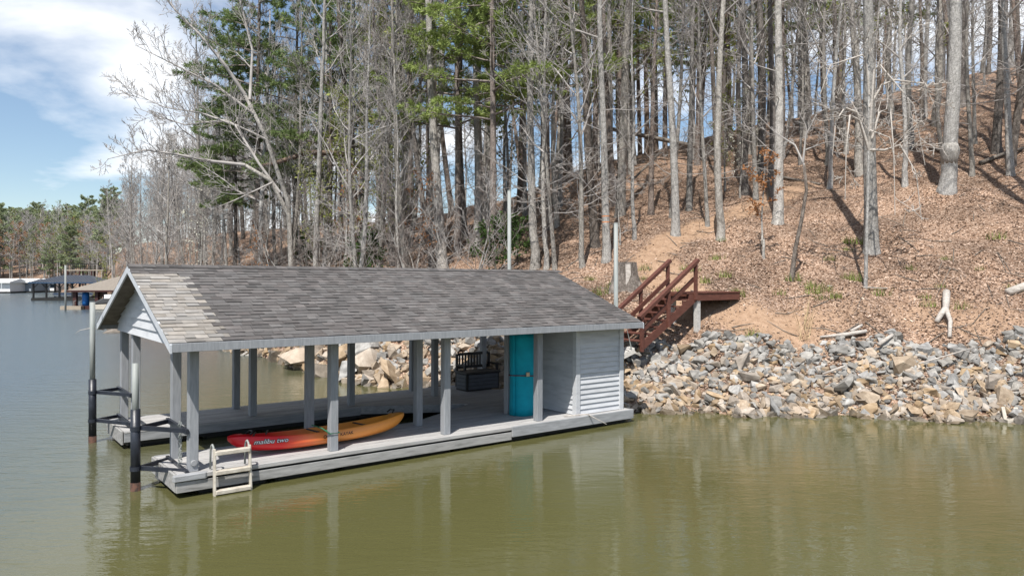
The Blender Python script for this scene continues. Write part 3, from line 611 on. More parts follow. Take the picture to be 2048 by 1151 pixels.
    for x0 in (-1.45, -1.22):
        MB().bar((x0, -0.20, 0.345), (x0 + 0.2, 0.18, 0.36), 0.03, 0.012).build('deck_strap', MAT['black'], e)
    for x0 in (-0.25, 0.75):
        MB().bar((x0, -0.3, 0.265), (x0 + 0.06, 0.3, 0.265), 0.035, 0.02).build('seat_strap', MAT['black'], e)
kayak()
# green rope round the second front post
q = MB(); z = 0.33; r = 0.092; c = (S, 0.0)
q.tube([(c[0] - r, r, z + 0.02), (c[0] - r, -r, z), (c[0] + r, -r, z), (c[0] + r, r, z + 0.02), (c[0] - r, r, z + 0.03)], [0.012] * 5, 6)
q.tube([(c[0] - r, -r, z), (c[0] - 0.17, 0.1, z + 0.08), (c[0] - 0.28, 0.3, z + 0.12)], [0.011] * 3, 6)
o = q.build('mooring_rope', MAT['rope_green'], None, True); o.matrix_world = MD; tag(o, 'green rope tied round a front post beside the kayak', 'rope')
q = MB().tube([(8.05, -0.05, 0.03), (8.6, -0.24, 0.045), (8.85, -0.62, -0.16)], [0.014, 0.013, 0.010], 6)
o = q.build('thin_stick', MAT['driftwood'], None, True); o.matrix_world = MD; tag(o, 'thin pale stick poking over the dock edge by the shed', 'stick')

# rolled teal foam mat
rm = empty('rolled_mat', MD @ Matrix.Translation((7.50, 0.80, 0.0)), 'tall rolled teal foam float mat standing by the shed', 'foam mat')
vs, fs, n = [], [], 90
for i in range(n):
    a = -i / (n - 1) * 2 * math.pi * 3.2 + math.radians(196); r = 0.285 - 0.035 * i / (n - 1) * 3.2
    rag = 0.018 * math.sin(i * 7.3) if i < 2 else 0
    for z in np.linspace(0.0, 1.93, 12):
        rr = r + 0.006 * math.sin(z * 3 + a); vs.append((rr * math.cos(a), rr * math.sin(a) , z + (0.02 * math.sin(a * 1.3) if z > 1.9 else 0) + rag))
for i in range(n - 1):
    for k in range(11): fs.append((i * 12 + k, i * 12 + k + 1, (i + 1) * 12 + k + 1, (i + 1) * 12 + k))
me = bpy.data.meshes.new('foam_sheet'); me.from_pydata(vs, [], fs); me.update(); me.polygons.foreach_set('use_smooth', [True] * len(me.polygons))
o = link_mesh('foam_sheet', me, rm, MAT['teal']); md = o.modifiers.new('thick', 'SOLIDIFY'); md.thickness = 0.026; md.offset = 0
q = MB(); q.tube([(0.305 * math.cos(a), 0.305 * math.sin(a), 0.93 + 0.012 * math.sin(a * 2)) for a in np.linspace(0, 2 * math.pi, 25)], [0.013] * 25, 6, False); q.build('strap', MAT['rope_red'], rm, True)
MB().box((-0.12, -0.33, 0.92), (-0.03, -0.285, 1.02)).build('buckle', MAT['brass'], rm, bevel=0.01)

# storage box and bench at the shore end
sb = empty('storage_box', MD @ Matrix.Translation((8.42, 4.42, 0.0)), 'dark slate deck storage box with panelled sides', 'storage box')
MB().box((0.02, 0.02, 0.0), (1.13, 0.56, 0.47)).build('tub', MAT['black'], sb)
for i in range(4):
    MB().box((-0.002, 0.06, 0.05 + 0.105 * i), (0.03, 0.52, 0.145 + 0.105 * i)).build('side_panel', MAT['box_blue'], sb, bevel=0.006)
    MB().box((0.07, -0.002, 0.05 + 0.105 * i), (1.08, 0.03, 0.145 + 0.105 * i)).build('front_panel', MAT['box_blue'], sb, bevel=0.006)
MB().box((-0.02, -0.02, 0.47), (1.17, 0.60, 0.53)).build('lid', MAT['black'], sb, bevel=0.015)
bn = empty('slat_bench', MD @ Matrix.Translation((8.75, 5.02, 0.0)), 'dark slatted garden bench with arms behind the storage box', 'bench')
for x in (0.0, 1.15):
    for y, h in ((0.0, 0.62), (0.42, 0.95)): MB().box((x, y, 0), (x + 0.06, y + 0.06, h)).build('leg', MAT['bench'], bn)
    MB().box((x - 0.01, -0.02, 0.62), (x + 0.07, 0.47, 0.66)).build('armrest', MAT['bench'], bn)
for i in range(5): MB().box((0.02, 0.0 + 0.09 * i, 0.42), (1.19, 0.075 + 0.09 * i, 0.45)).build('seat_slat', MAT['bench'], bn)
for z in (0.52, 0.90): MB().box((0.06, 0.43, z), (1.15, 0.47, z + 0.08)).build('back_rail', MAT['bench'], bn)
for i in range(10): MB().box((0.10 + 0.105 * i, 0.44, 0.58), (0.15 + 0.105 * i, 0.46, 0.92)).build('back_slat', MAT['bench'], bn)

# ------------------------------------------------------------------ gangway, stairs, landing
uw = Vector((math.cos(YAW), math.sin(YAW), 0)); vw = Vector((-math.sin(YAW), math.cos(YAW), 0))
def frame_at(p, dirx):
    x = dirx.normalized(); z = Vector((0, 0, 1)); y = z.cross(x)
    return Matrix(((x.x, y.x, 0, p.x), (x.y, y.y, 0, p.y), (0, 0, 1, p.z), (0, 0, 0, 1)))
sp0 = at(1281, 694, 20.5); RUN, RISE, WID, NST = 2.30, 1.47, 0.95, 8      # foot of the near stringer
st = empty('wooden_stairs', frame_at(sp0, uw), 'red brown open stairs with two handrails climbing from the shore', 'stairs')
tr, rs = RUN / NST, RISE / NST
for y in (0.0, WID):
    poly = [(0.02, -0.12), (0.02, 0.10)]
    for i in range(NST): poly += [(0.04 + tr * i, rs * (i + 1) - 0.05), (0.04 + tr * (i + 1), rs * (i + 1) - 0.05)]
    poly += [(RUN + 0.04, RISE - 0.28), (0.3, -0.16)]
    # saw-tooth stringer as convex pieces along one board
    s_ = MB().bar((-0.02, y, -0.02), (RUN + 0.05, y, RISE - 0.14), 0.045, 0.22)
    for i in range(NST):
        x0 = 0.04 + tr * i; s_.prism([(x0, rs * i - 0.04), (x0 + tr * 0.98, rs * (i + 1) - 0.06), (x0, rs * (i + 1) - 0.05)], y - 0.0215, y + 0.0215, 1)
    s_.build('stringer', MAT['stain'], st)
    yo = y - 0.05 if y == 0 else y + 0.05
    for x, zb in ((0.0, -0.12), (RUN * 0.48, RISE * 0.48 - 0.2), (RUN, RISE - 0.22)):
        MB().box((x - 0.045, yo - 0.045, zb), (x + 0.045, yo + 0.045, x / RUN * RISE + 0.86)).build('rail_post', MAT['stain'], st, bevel=0.005)
    k = RISE / RUN
    MB().bar((-0.12, yo, 0.86 - 0.12 * k + 0.03), (RUN + 0.1, yo, RISE + 0.89 + 0.1 * k), 0.14, 0.10).build('handrail', MAT['stain'], st, bevel=0.005)
    MB().bar((0.0, yo + (0.06 if y == 0 else -0.06), 0.40), (RUN, yo + (0.06 if y == 0 else -0.06), RISE + 0.40), 0.035, 0.13).build('mid_rail', MAT['stain'], st)
for i in range(NST):
    for j in range(2):
        MB().box((0.0 + tr * i + j * 0.145, -0.02, rs * (i + 1) - 0.045), (0.138 + tr * i + j * 0.145, WID + 0.02, rs * (i + 1) - 0.007)).build('tread', MAT['stain'], st, bevel=0.004)
lp = sp0 + uw * (RUN + 0.05) + Vector((0, 0, RISE))
la = empty('landing_platform', frame_at(lp, uw), 'low red brown timber landing at the top of the stairs', 'platform')
for y in (-0.06, WID + 0.06): MB().box((0, y - 0.02, -0.24), (2.05, y + 0.02, -0.03)).build('rim_joist', MAT['stain'], la)
for x in (0.0, 2.03): MB().box((x, -0.038, -0.24), (x + 0.04, WID + 0.038, -0.03)).build('end_joist', MAT['stain'], la)
for i in range(14): MB().box((0.147 * i, -0.1, -0.027), (0.147 * i + 0.139, WID + 0.1, 0.01)).build('deck_plank', MAT['stain'], la, bevel=0.004)
for x, y in ((0.1, 0.02), (0.1, WID - 0.02)):
    w = la.matrix_world @ Vector((x, y, 0)); MB().box((x - 0.07, y - 0.07, gz(w.x, w.y) - lp.z - 0.4), (x + 0.07, y + 0.07, -0.245)).build('support_post', MAT['greywood'], la)
# gangway from the dock to the foot of the stairs
ga, gb = MD @ Vector((9.95, 3.05, 0.03)), sp0 + vw * (WID / 2) + uw * 0.10 + Vector((0, 0, -0.02))
gw = empty('gangway', Matrix.Identity(4), 'short grey sloping gangway between dock and stair foot', 'gangway')
dv_ = (gb - ga); side = dv_.cross(Vector((0, 0, 1))).normalized()
for s in (-1, 1):
    MB().bar(ga + side * 0.5 * s - Vector((0, 0, 0.07)), gb + side * 0.5 * s - Vector((0, 0, 0.07)), 0.05, 0.12).build('side_beam', MAT['greywood'], gw)
    MB().tube([ga + side * 0.5 * s + Vector((0, 0, 0.0)), ga + side * 0.5 * s + Vector((0, 0, 0.85)), gb + side * 0.5 * s - dv_.normalized() * 0.3 + Vector((0, 0, 0.85)), gb + side * 0.5 * s - dv_.normalized() * 0.1], [0.02] * 4, 8).build('hand_rail', MAT['galv'], gw)
for i in range(15):
    c0 = ga + dv_ * (i + 0.06) / 15; c1 = ga + dv_ * (i + 0.94) / 15
    MB().bar(c0, c1, 1.02, 0.03).build('tread_board', MAT['greywood'], gw)

# ------------------------------------------------------------------ stones
rng = random.Random(21)
def rock_mesh(name, seed, mat):
    r = random.Random(seed); bm = bmesh.new(); fl = r.uniform(0.4, 0.75)
    for _ in range(r.randint(11, 15)):
        p = Vector((r.uniform(-1, 1), r.uniform(-1, 1), r.uniform(-1, 1))); p = p / max(abs(p.x), abs(p.y), abs(p.z)) * r.uniform(0.8, 1.0)
        bm.verts.new((p.x * 0.5, p.y * 0.36, p.z * 0.5 * fl))
    g = bmesh.ops.convex_hull(bm, input=bm.verts[:]); bmesh.ops.delete(bm, geom=[q for q in g['geom_interior'] if isinstance(q, bmesh.types.BMVert)], context='VERTS')
    me = bpy.data.meshes.new(name); bm.to_mesh(me); bm.free(); me.materials.append(mat); return me
ROCK = {k: [rock_mesh('stone', 100 + i, MAT[k]) for i in range(12)] for k in ('stone_grey', 'stone_tan', 'stone_wet')}
ROCKV = []
for me in ROCK['stone_grey']: ROCKV.append(([tuple(v.co) for v in me.vertices], [tuple(p.vertices) for p in me.polygons]))
def bank(parent_label, px0, px1, count, sizes, big, name):
    e = empty(name, Matrix.Identity(4), parent_label, 'stone bank')
    items = []
    for _ in range(count):
        px = rng.uniform(px0, px1); ysh = float(np.interp(px, T_PX, T_YS)); d = rng.uniform(-0.45, 2.4); Y = ysh + d; X = (px - 1024) / F_PX * Y
        s = rng.choice(sizes) * rng.uniform(0.8, 1.25) * (1.25 if d < 0.2 else 1)
        items.append((s, X, Y, d))
    for (s, px, d) in big:
        ysh = float(np.interp(px, T_PX, T_YS)); Y = ysh + d; items.append((s, (px - 1024) / F_PX * Y, Y, d))
    items.sort(key=lambda q: -q[0] / q[2]); rest = {'stone_grey': MB(), 'stone_tan': MB(), 'stone_wet': MB()}
    for i, (s, X, Y, d) in enumerate(items):
        z = gz(X, Y) + s * rng.uniform(0.0, 0.22)
        pg = min(0.95, max(0.06, 0.10 + 0.34 * d)) if name == 'riprap_bank' else min(0.9, max(0.04, 0.03 + 0.3 * d)); k = 'stone_grey' if rng.random() < pg else 'stone_tan'; k = 'stone_wet' if z < 0.05 else k
        R = Matrix.Rotation(rng.uniform(0, 6.28), 4, 'Z') @ Matrix.Rotation(rng.gauss(0, 0.45) , 4, 'X') @ Matrix.Rotation(rng.gauss(0, 0.4), 4, 'Y')
        tilt = Matrix.Rotation(-math.radians(20), 4, 'X')
        Mx = Matrix.Translation((X, Y, z)) @ tilt.inverted() @ R @ Matrix.Diagonal((s * rng.uniform(0.85, 1.25), s * rng.uniform(0.85, 1.3), s * rng.uniform(0.8, 1.2), 1))
        j = rng.randrange(12)
        if i < 300:
            o = link_mesh('stone', ROCK[k][j], e); o.matrix_local = Mx
        else:
            vs_, fs_ = ROCKV[j]; rest[k].add([Mx @ Vector(q) for q in vs_], fs_)
    for k, mb in rest.items():
        if mb.v: tag(mb.build('rubble', MAT[k + '_i'], e), kind='stuff')
bank('rubble stone bank of grey and tan rocks right of the shed', 1225, 2420, 5600, (0.08, 0.10, 0.12, 0.14, 0.17, 0.20, 0.25, 0.32), [(0.75, 1805, 1.2), (0.7, 1690, 0.9), (0.9, 1985, 1.1), (0.6, 1925, 2.0), (0.6, 1740, 0.35), (0.7, 1480, 1.3), (0.55, 1400, 1.7), (0.62, 1495, 0.9), (0.5, 1905, 1.3), (0.6, 1370, 2.2), (0.5, 1430, 0.5), (0.6, 1850, 2.3), (0.7, 2010, 0.7), (0.5, 1345, 0.6)], 'riprap_bank')
bank('shore of large tan boulders and rubble in the cove behind the boathouse', 440, 1222, 1900, (0.14, 0.18, 0.22, 0.28, 0.36, 0.46), [(1.2, 600, 0.2), (1.4, 640, 1.0), (1.1, 560, 0.3), (1.3, 690, 0.9), (1.2, 735, 0.5), (0.9, 785, 0.1), (1.1, 740, 1.2), (1.2, 655, 0.1), (1.0, 520, 0.3), (1.1, 590, 1.4), (0.8, 840, 0.6), (1.0, 535, 1.0), (1.0, 700, 0.2)], 'boulder_bank')

# ------------------------------------------------------------------ trees
UPV = Vector((0, 0, 1))
def rand_dir(r): return Vector((r.gauss(0, 1), r.gauss(0, 1), r.gauss(0, 1))).normalized()
def limb(B, r, p, d, L, rad, lev, kids, droop=0.0, minr=0.007):
    ns = (6, 4, 2)[min(lev - 1, 2)]; sides = (6, 4, 3)[min(lev - 1, 2)]
    pts, rr = [p.copy()], [rad]; q = p.copy(); dd = d.copy()
    for i in range(ns):
        dd = (dd + UPV * (0.10 - droop) + rand_dir(r) * 0.22).normalized(); q = q + dd * (L / ns); pts.append(q.copy()); rr.append(max(minr, rad * (1 - 0.85 * (i + 1) / ns)))
    B.tube(pts, rr, sides, False)
    if lev <= len(kids):
        n = kids[lev - 1]
        for k in range(n):
            f = 0.22 + 0.78 * (k + r.random()) / n; i = min(int(f * ns), ns - 1); w = f * ns - i
            c = pts[i].lerp(pts[i + 1], w); ax = (pts[i + 1] - pts[i]).normalized(); perp = ax.cross(rand_dir(r)).normalized(); a = math.radians(r.uniform(28, 60))
            limb(B, r, c, (ax * math.cos(a) + perp * math.sin(a)).normalized(), L * r.uniform(0.32, 0.55) * (1.15 - 0.55 * f), max(minr, rr[i] * 0.55), lev + 1, kids, droop, minr)
    return pts
def trunk_path(r, H, wob, n=14):
    pts = []; x = y = 0.0; vx, vy = r.gauss(0, wob), r.gauss(0, wob)
    for i in range(n + 1):
        pts.append(Vector((x, y, H * i / n))); vx += r.gauss(0, wob * 0.7); vy += r.gauss(0, wob * 0.7); vx *= 0.85; vy *= 0.85; x += vx; y += vy
    return pts
def trunk_tube(T, pts, r0, taper=0.82, burl=None):
    n = len(pts) - 1; H = pts[-1].z; P = [pts[0] - Vector((0, 0, 0.7)), pts[0], pts[0] + Vector((0, 0, 0.25)), pts[0] + Vector((0, 0, 0.7))] + pts[1:]; R = [r0 * 1.6, r0 * 1.38, r0 * 1.16, r0 * 1.04] + [r0 * (1 - taper * i / n) for i in range(1, n + 1)]
    T.tube(P, R, 11, True)
def interp_path(pts, f):
    n = len(pts) - 1; i = min(int(f * n), n - 1); w = f * n - i; return pts[i].lerp(pts[i + 1], w), (pts[i + 1] - pts[i]).normalized()
def bare_tree(name, seed, H, r0, start, spread, nb, kids=(7, 7), bark='grey', twig='twig', wob=0.05, nlow=4, minr=0.008):
    r = random.Random(seed); T, B = MB(), MB(); pts = trunk_path(r, H, wob); trunk_tube(T, pts, r0)
    for k in range(nb):
        f = start + (0.99 - start) * (k + r.random() * 0.8) / nb; p, ax = interp_path(pts, f); az = k * 2.4 + r.uniform(-0.5, 0.5); el = math.radians(r.uniform(12, 40) + 30 * f)
        d = Vector((math.cos(az) * math.cos(el), math.sin(az) * math.cos(el), math.sin(el))); limb(B, r, p, d, H * spread * (1.1 - 0.75 * f) * r.uniform(0.65, 1.15), r0 * (1 - 0.82 * f) * 0.5, 1, kids, 0, minr)
    for k in range(nlow):
        f = r.uniform(0.12, start); p, ax = interp_path(pts, f); az = r.uniform(0, 6.28); d = Vector((math.cos(az), math.sin(az), r.uniform(-0.1, 0.5))).normalized()
        limb(B, r, p, d, r.uniform(1.0, 3.4), 0.022, 1, (5, 4), 0.05, minr)
    e = bpy.data.objects.new(name, None); COL.objects.link(e); e.empty_display_size = 0.3
    T.build('trunk', MAT['bark_' + bark], e, True); B.build('branches', MAT[twig], e, True); PATHS[e.as_pointer()] = pts; return e
PATHS = {}
def tuft(Nd, r, p, d, n, ln, w):
    for _ in range(n):
        q = (d * 0.8 + rand_dir(r) * 0.9).normalized(); s = q.cross(rand_dir(r)).normalized() * w / 2; e = p + q * ln * r.uniform(0.6, 1.15); b = len(Nd.v)
        mid = p.lerp(e, 0.5)
        Nd.v += [tuple(p), tuple(mid - s), tuple(e), tuple(mid + s)]; Nd.f.append((b, b + 1, b + 2, b + 3))
def pine_tree(name, seed, H, r0, start, nb, reach, needle, bark='pine', tufts=7, blades=11, ln=0.27, w=0.04, droop=0.04, side=None, rounded=False):
    r = random.Random(seed); T, B, Nd = MB(), MB(), MB(); pts = trunk_path(r, H, 0.03); trunk_tube(T, pts, r0, 0.88)
    for k in range(nb):
        f = start + (0.985 - start) * (k + r.random()) / nb; p, ax = interp_path(pts, f); az = k * 2.4 + r.uniform(-0.6, 0.6)
        if side is not None and r.random() < 0.55: az = side + r.gauss(0, 0.6)
        g = (f - start) / (1 - start); L = reach * (0.55 + 0.6 * math.sin(math.pi * min(1, g + 0.18)) ) * (1.05 - 0.85 * g) * r.uniform(0.6, 1.15); L = reach * (0.30 + 0.6 * math.sin(math.pi * min(0.96, g * 0.72 + 0.24))) * r.uniform(0.7, 1.15) if rounded else L; el = math.radians(r.uniform(-6, 16) + 25 * g)
        d = Vector((math.cos(az) * math.cos(el), math.sin(az) * math.cos(el), math.sin(el))); q = p.copy(); path = [q.copy()]; dd = d.copy(); ns = 6
        for i in range(ns): dd = (dd + UPV * r.uniform(-0.10, 0.10) + rand_dir(r) * 0.13).normalized(); q = q + dd * L / ns; path.append(q.copy())
        B.tube(path, [max(0.008, 0.05 * (1 - 0.85 * i / ns) * (L / 3.5)) for i in range(ns + 1)], 4, False)
        nbl = max(3, int(L * 3.2))
        for j in range(nbl):
            ff = 0.30 + 0.70 * (j + r.random()) / nbl; c, ax2 = interp_path(path, ff); perp = ax2.cross(UPV).normalized() * (1 if j % 2 else -1); dl = (ax2 * 0.75 + perp * 0.8 + UPV * r.uniform(-0.05, 0.25)).normalized(); ll = L * 0.30 * (1.25 - ff) * r.uniform(0.7, 1.3) + 0.18
            B.tube([c, c + dl * ll], [0.010, 0.005], 3, False)
            for t_ in range(tufts): tuft(Nd, r, c + dl * ll * (0.25 + 0.8 * (t_ + r.random()) / tufts) + rand_dir(r) * 0.05, dl, blades, ln, w)
    e = bpy.data.objects.new(name, None); COL.objects.link(e); e.empty_display_size = 0.3
    T.build('trunk', MAT['bark_' + bark], e, True); B.build('limbs', MAT['twig_d'], e, True); Nd.build('needles', MAT[needle], e); return e
def leafy(name, seed, H, r0, nb, leafm, nleaf, ls, spread=0.5, bark='grey', kids=(5, 4), twig='twig_d', start=0.15):
    r = random.Random(seed); T, B, Lf = MB(), MB(), MB(); pts = trunk_path(r, H, 0.03, 8); trunk_tube(T, pts, r0, 0.9); ends = []
    for k in range(nb):
        f = start + (0.97 - start) * (k + r.random()) / nb; p, ax = interp_path(pts, f); az = k * 2.4 + r.uniform(-.5, .5); el = math.radians(r.uniform(10, 50)); d = Vector((math.cos(az) * math.cos(el), math.sin(az) * math.cos(el), math.sin(el)))
        n0 = len(B.v); limb(B, r, p, d, H * spread * (1.1 - 0.7 * f) * r.uniform(0.6, 1.1), max(0.008, r0 * 0.35), 1, kids, 0.02, 0.004); ends += B.v[n0::2]
    for _ in range(nleaf):
        p = Vector(r.choice(ends)) + rand_dir(r) * 0.07; a, b = rand_dir(r), rand_dir(r); b = a.cross(b).normalized(); l = ls * r.uniform(0.6, 1.3); i = len(Lf.v)
        Lf.v += [tuple(p), tuple(p + a * l * 0.5 + b * l * 0.28), tuple(p + a * l), tuple(p + a * l * 0.5 - b * l * 0.28)]; Lf.f.append((i, i + 1, i + 2, i + 3))
    e = bpy.data.objects.new(name, None); COL.objects.link(e); e.empty_display_size = 0.2
    T.build('stem', MAT['bark_' + bark], e, True); B.build('branches', MAT[twig], e, True); Lf.build('leaves', MAT[leafm], e); return e

BARE = []   # (prototype, bark, base radius, height)
for i, (bark, H, r0, stt, spr, nb) in enumerate([('grey', 24, 0.24, 0.5, 0.26, 15), ('light', 25, 0.26, 0.55, 0.24, 14), ('dark', 23, 0.24, 0.48, 0.28, 15), ('grey', 20, 0.17, 0.42, 0.26, 16), ('light', 21, 0.18, 0.45, 0.24, 15),
                                           ('dark', 21, 0.19, 0.45, 0.25, 14), ('grey', 17, 0.13, 0.3, 0.30, 18), ('light', 14, 0.10, 0.28, 0.32, 16), ('pine', 24, 0.22, 0.6, 0.2, 13), ('pine', 22, 0.19, 0.55, 0.2, 12)]):
    BARE.append((bare_tree('hardwood_tree', 300 + i, H, r0, stt, spr, nb, bark=bark, twig='twig' if bark in ('grey', 'light') else 'twig_d', nlow=8), bark, r0, H))
BY = {b: [q for q in BARE if q[1] == b] for b in ('grey', 'light', 'dark', 'pine')}
PINES = [pine_tree('white_pine', 401, 24, 0.18, 0.27, 78, 4.2, 'needle_light'), pine_tree('white_pine', 402, 22, 0.16, 0.42, 56, 3.6, 'needle_light')]
DARKP = [pine_tree('dark_pine', 403, 22, 0.17, 0.2, 74, 4.6, 'needle_dark', bark='dark', side=2.7), pine_tree('dark_pine', 404, 20, 0.15, 0.26, 58, 3.9, 'needle_dark', bark='dark')]
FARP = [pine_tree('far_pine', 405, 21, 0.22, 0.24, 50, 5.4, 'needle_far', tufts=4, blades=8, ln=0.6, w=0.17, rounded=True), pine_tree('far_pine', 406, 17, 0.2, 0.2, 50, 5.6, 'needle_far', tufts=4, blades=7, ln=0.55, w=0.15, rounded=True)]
FARB = [leafy('far_hardwood', 407, 18, 0.2, 18, 'leaf_yellow', 1500, 0.30, 0.32, 'light', (7, 6), 'twig', 0.3), bare_tree('far_hardwood', 408, 19, 0.2, 0.28, 0.30, 20, (8, 7), 'light', 'twig', minr=0.016), bare_tree('far_hardwood', 409, 17, 0.18, 0.25, 0.32, 20, (8, 7), 'grey', 'twig', minr=0.016), leafy('far_hardwood', 410, 16, 0.2, 18, 'leaf_orange', 900, 0.28, 0.32, 'grey', (7, 6), 'twig', 0.3)]
used = set()
def place(proto, X, Y, sxy=1.0, sz=1.0, rot=None, lean=(0, 0), label=None, cat='tree', group=None, name=None, dz=0):
    if proto.name in used: o = copy_tree(proto)
    else: o = proto; used.add(proto.name)
    if name: o.name = name
    rot = rng.uniform(0, 6.28) if rot is None else rot
    o.matrix_world = Matrix.Translation((X, Y, gz(X, Y) - 0.05 + dz)) @ Matrix.Rotation(lean[0], 4, 'Y') @ Matrix.Rotation(lean[1], 4, 'X') @ Matrix.Rotation(rot, 4, 'Z') @ Matrix.Diagonal((sxy, sxy, sz, 1))
    if 'group' in o: del o['group']
    tag(o, label, cat, group); return o
occupied = []
def trunk_at(px, py, w, topx, bark, label, group=None):
    X, Y = ground(px, py); r = w * Y / F_PX / 2 * 0.93; c = min(BY[bark], key=lambda q: abs(q[2] - r)); k = max(0.5, min(1.9, r / c[2]))
    sz = max(0.8, min(1.15, k)); rot = rng.uniform(0, 6.28); pts = PATHS[c[0].as_pointer()]; hv = min(py * Y / F_PX, 0.6 * c[3] * sz)      # height that stays in view
    q, _ = interp_path(pts, hv / sz / c[3]); q = Matrix.Rotation(rot, 3, 'Z') @ Vector((q.x * k, q.y * k, 0)); want = (topx - px) * Y / F_PX * hv / (py * Y / F_PX)
    occupied.append((X, Y)); return place(c[0], X, Y, k, sz, rot, (math.atan((want - q.x) / hv), math.atan(q.y / hv)), label, 'tree', group, 'hardwood_tree')
def wood_label(p, X, Y, s):
    px = 1024 + F_PX * X / Y; f = (Y - np.interp(px, T_PX, T_YS)) / (np.interp(px, T_PX, T_YC) - np.interp(px, T_PX, T_YS))
    r0 = p[2] * s; size = 'slim' if r0 < 0.13 else 'medium' if r0 < 0.2 else 'stout'
    zone = 'beyond the hill crest' if f > 1.0 else 'near the hill crest' if f > 0.72 else 'on the open slope'
    mark = 'behind the boathouse roof' if px < 1130 else 'above the stump and stairs' if px < 1400 else 'above the curved sapling' if px < 1660 else 'around the burl ringed tree'
    tone = {'grey': 'grey barked bare tree', 'light': 'pale barked bare tree', 'dark': 'dark barked bare tree', 'pine': 'brown barked bare stemmed tree'}[p[1]]
    return f'{size} {tone} {zone} {mark}'
GRP = 'bare hardwoods on the hillside'
LBL = {'grey': 'tall straight bare grey hardwood on the leafy hillside', 'light': 'tall pale barked bare hardwood on the leafy hillside', 'dark': 'tall dark barked bare hardwood on the leafy hillside', 'pine': 'tall brown trunked pine with bare lower stem on the hillside'}
NOTE = [(1893, 382, 31, 1912, 'light', 'thick pale trunk with a swollen burl ring near its base'), (1743, 507, 29, 1736, 'grey', 'thick grey trunk standing behind the drooping white sapling'), (1555, 447, 21, 1556, 'light', 'pale smooth trunk uphill of the curved dark sapling'),
        (1351, 470, 18, 1330, 'light', 'pale trunk standing beside the dirt path above the stairs'), (1213, 522, 18, 1199, 'light', 'pale trunk with orange paint rings uphill of the stump'), (1190, 493, 19, 1163, 'dark', 'big dark trunk just behind the orange ringed tree'),
        (1070, 538, 19, 1063, 'grey', 'brown grey trunk rising behind the pole at the boathouse ridge'), (885, 537, 22, 856, 'grey', 'lichen grey trunk with dead side limbs behind the boathouse ridge'), (865, 535, 14, 797, 'dark', 'dark trunk leaning away beside the lichen grey tree'),
        (2022, 333, 17, 2060, 'dark', 'dark trunk leaning outward at the top of the clearing'), (1993, 306, 18, 2003, 'dark', 'straight very dark trunk beside the leaning dark tree')]
for q in NOTE: trunk_at(*q)
OTHER = [(1441, 480, 17, 1447, 'grey'), (1872, 253, 14, 1879, 'grey'), (1922, 170, 19, 1923, 'grey'), (1810, 372, 11, 1801, 'light'), (1692, 308, 9, 1690, 'light'), (1719, 350, 17, 1702, 'grey'), (1680, 282, 13, 1668, 'dark'), (1950, 287, 8, 1945, 'grey'), (1511, 399, 11, 1505, 'grey'), (1543, 402, 16, 1540, 'dark'),
         (1820, 297, 14, 1823, 'grey'), (1602, 267, 8, 1604, 'light'), (1614, 262, 16, 1608, 'grey'), (1967, 146, 10, 1975, 'grey'), (1977, 150, 9, 1982, 'dark'), (2020, 131, 14, 2026, 'grey'), (1415, 452, 9, 1395, 'grey'), (1165, 535, 12, 1143, 'grey'), (1110, 538, 10, 1068, 'grey'), (1093, 538, 11, 1088, 'light'),
         (953, 500, 17, 949, 'light'), (928, 478, 15, 918, 'dark'), (988, 478, 10, 975, 'grey'), (1269, 478, 9, 1262, 'light'), (1123, 340, 14, 1118, 'pine'), (1227, 413, 14, 1207, 'pine'), (1295, 305, 12, 1290, 'pine'), (1310, 302, 11, 1300, 'pine'), (1140, 345, 12, 1128, 'pine'), (807, 535, 9, 796, 'grey'), (786, 530, 14, 742, 'dark'), (725, 522, 17, 676, 'pine'),
         (1780, 240, 13, 1782, 'grey'), (1843, 250, 9, 1840, 'dark'), (1655, 330, 10, 1650, 'grey'), (1480, 330, 12, 1478, 'dark'), (1460, 300, 10, 1455, 'pine'), (1395, 330, 12, 1398, 'pine'), (1520, 290, 13, 1512, 'grey'), (1240, 345, 11, 1236, 'dark'), (1050, 430, 10, 1046, 'grey'), (1015, 440, 8, 1002, 'light')]
for q in OTHER:
    o = trunk_at(*q, 'x', GRP); X, Y = o.matrix_world.translation[:2]
    o['label'] = wood_label((None, q[4], q[2] * Y / F_PX / 2), X, Y, 1.0)
# fill the woods
def fill(n, pxa, pxb, dmin, beyond, seed, pick, lab, grp, mind=1.3, smin=0.6, smax=1.1):
    r = random.Random(seed); c = 0; tries = 0
    while c < n and tries < n * 40:
        tries += 1; px = r.uniform(pxa, pxb); ys = float(np.interp(px, T_PX, T_YS)); yc = float(np.interp(px, T_PX, T_YC)); Y = r.uniform(ys + dmin, yc + beyond); X = (px - 1024) / F_PX * Y
        if px > 1230 and Y < 31: continue
        if any((X - a) ** 2 + (Y - b) ** 2 < mind ** 2 for a, b in occupied): continue
        occupied.append((X, Y)); p = pick(r); s = r.uniform(smin, smax); l = lab(p) or wood_label(p, X, Y, s); place(p[0], X, Y, s, s * r.uniform(0.9, 1.15), r.uniform(0, 6.28), (r.gauss(0, 0.035), r.gauss(0, 0.035)), l, 'tree', grp(p), 'hardwood_tree' if grp(p) == GRP else 'thicket_tree'); c += 1
fill(95, 820, 2150, 13, 14, 5, lambda r: r.choice(BARE), lambda p: None, lambda p: GRP)
LB2 = {'l': 'short pale leafless tree at the lake end of the cove thicket', 'm': 'slender leafless tree within the cove thicket under the dark pines', 'r': 'taller leafless tree in the thicket behind the boathouse roof'}; G2 = 'bare trees of the cove thicket'
def thicket(n, pxa, pxb, key, pick, smin, smax, seed, beyond=22):
    fill(n, pxa, pxb, 3.0, beyond, seed, pick, lambda p: LB2[key], lambda p: G2, 1.1, smin, smax)
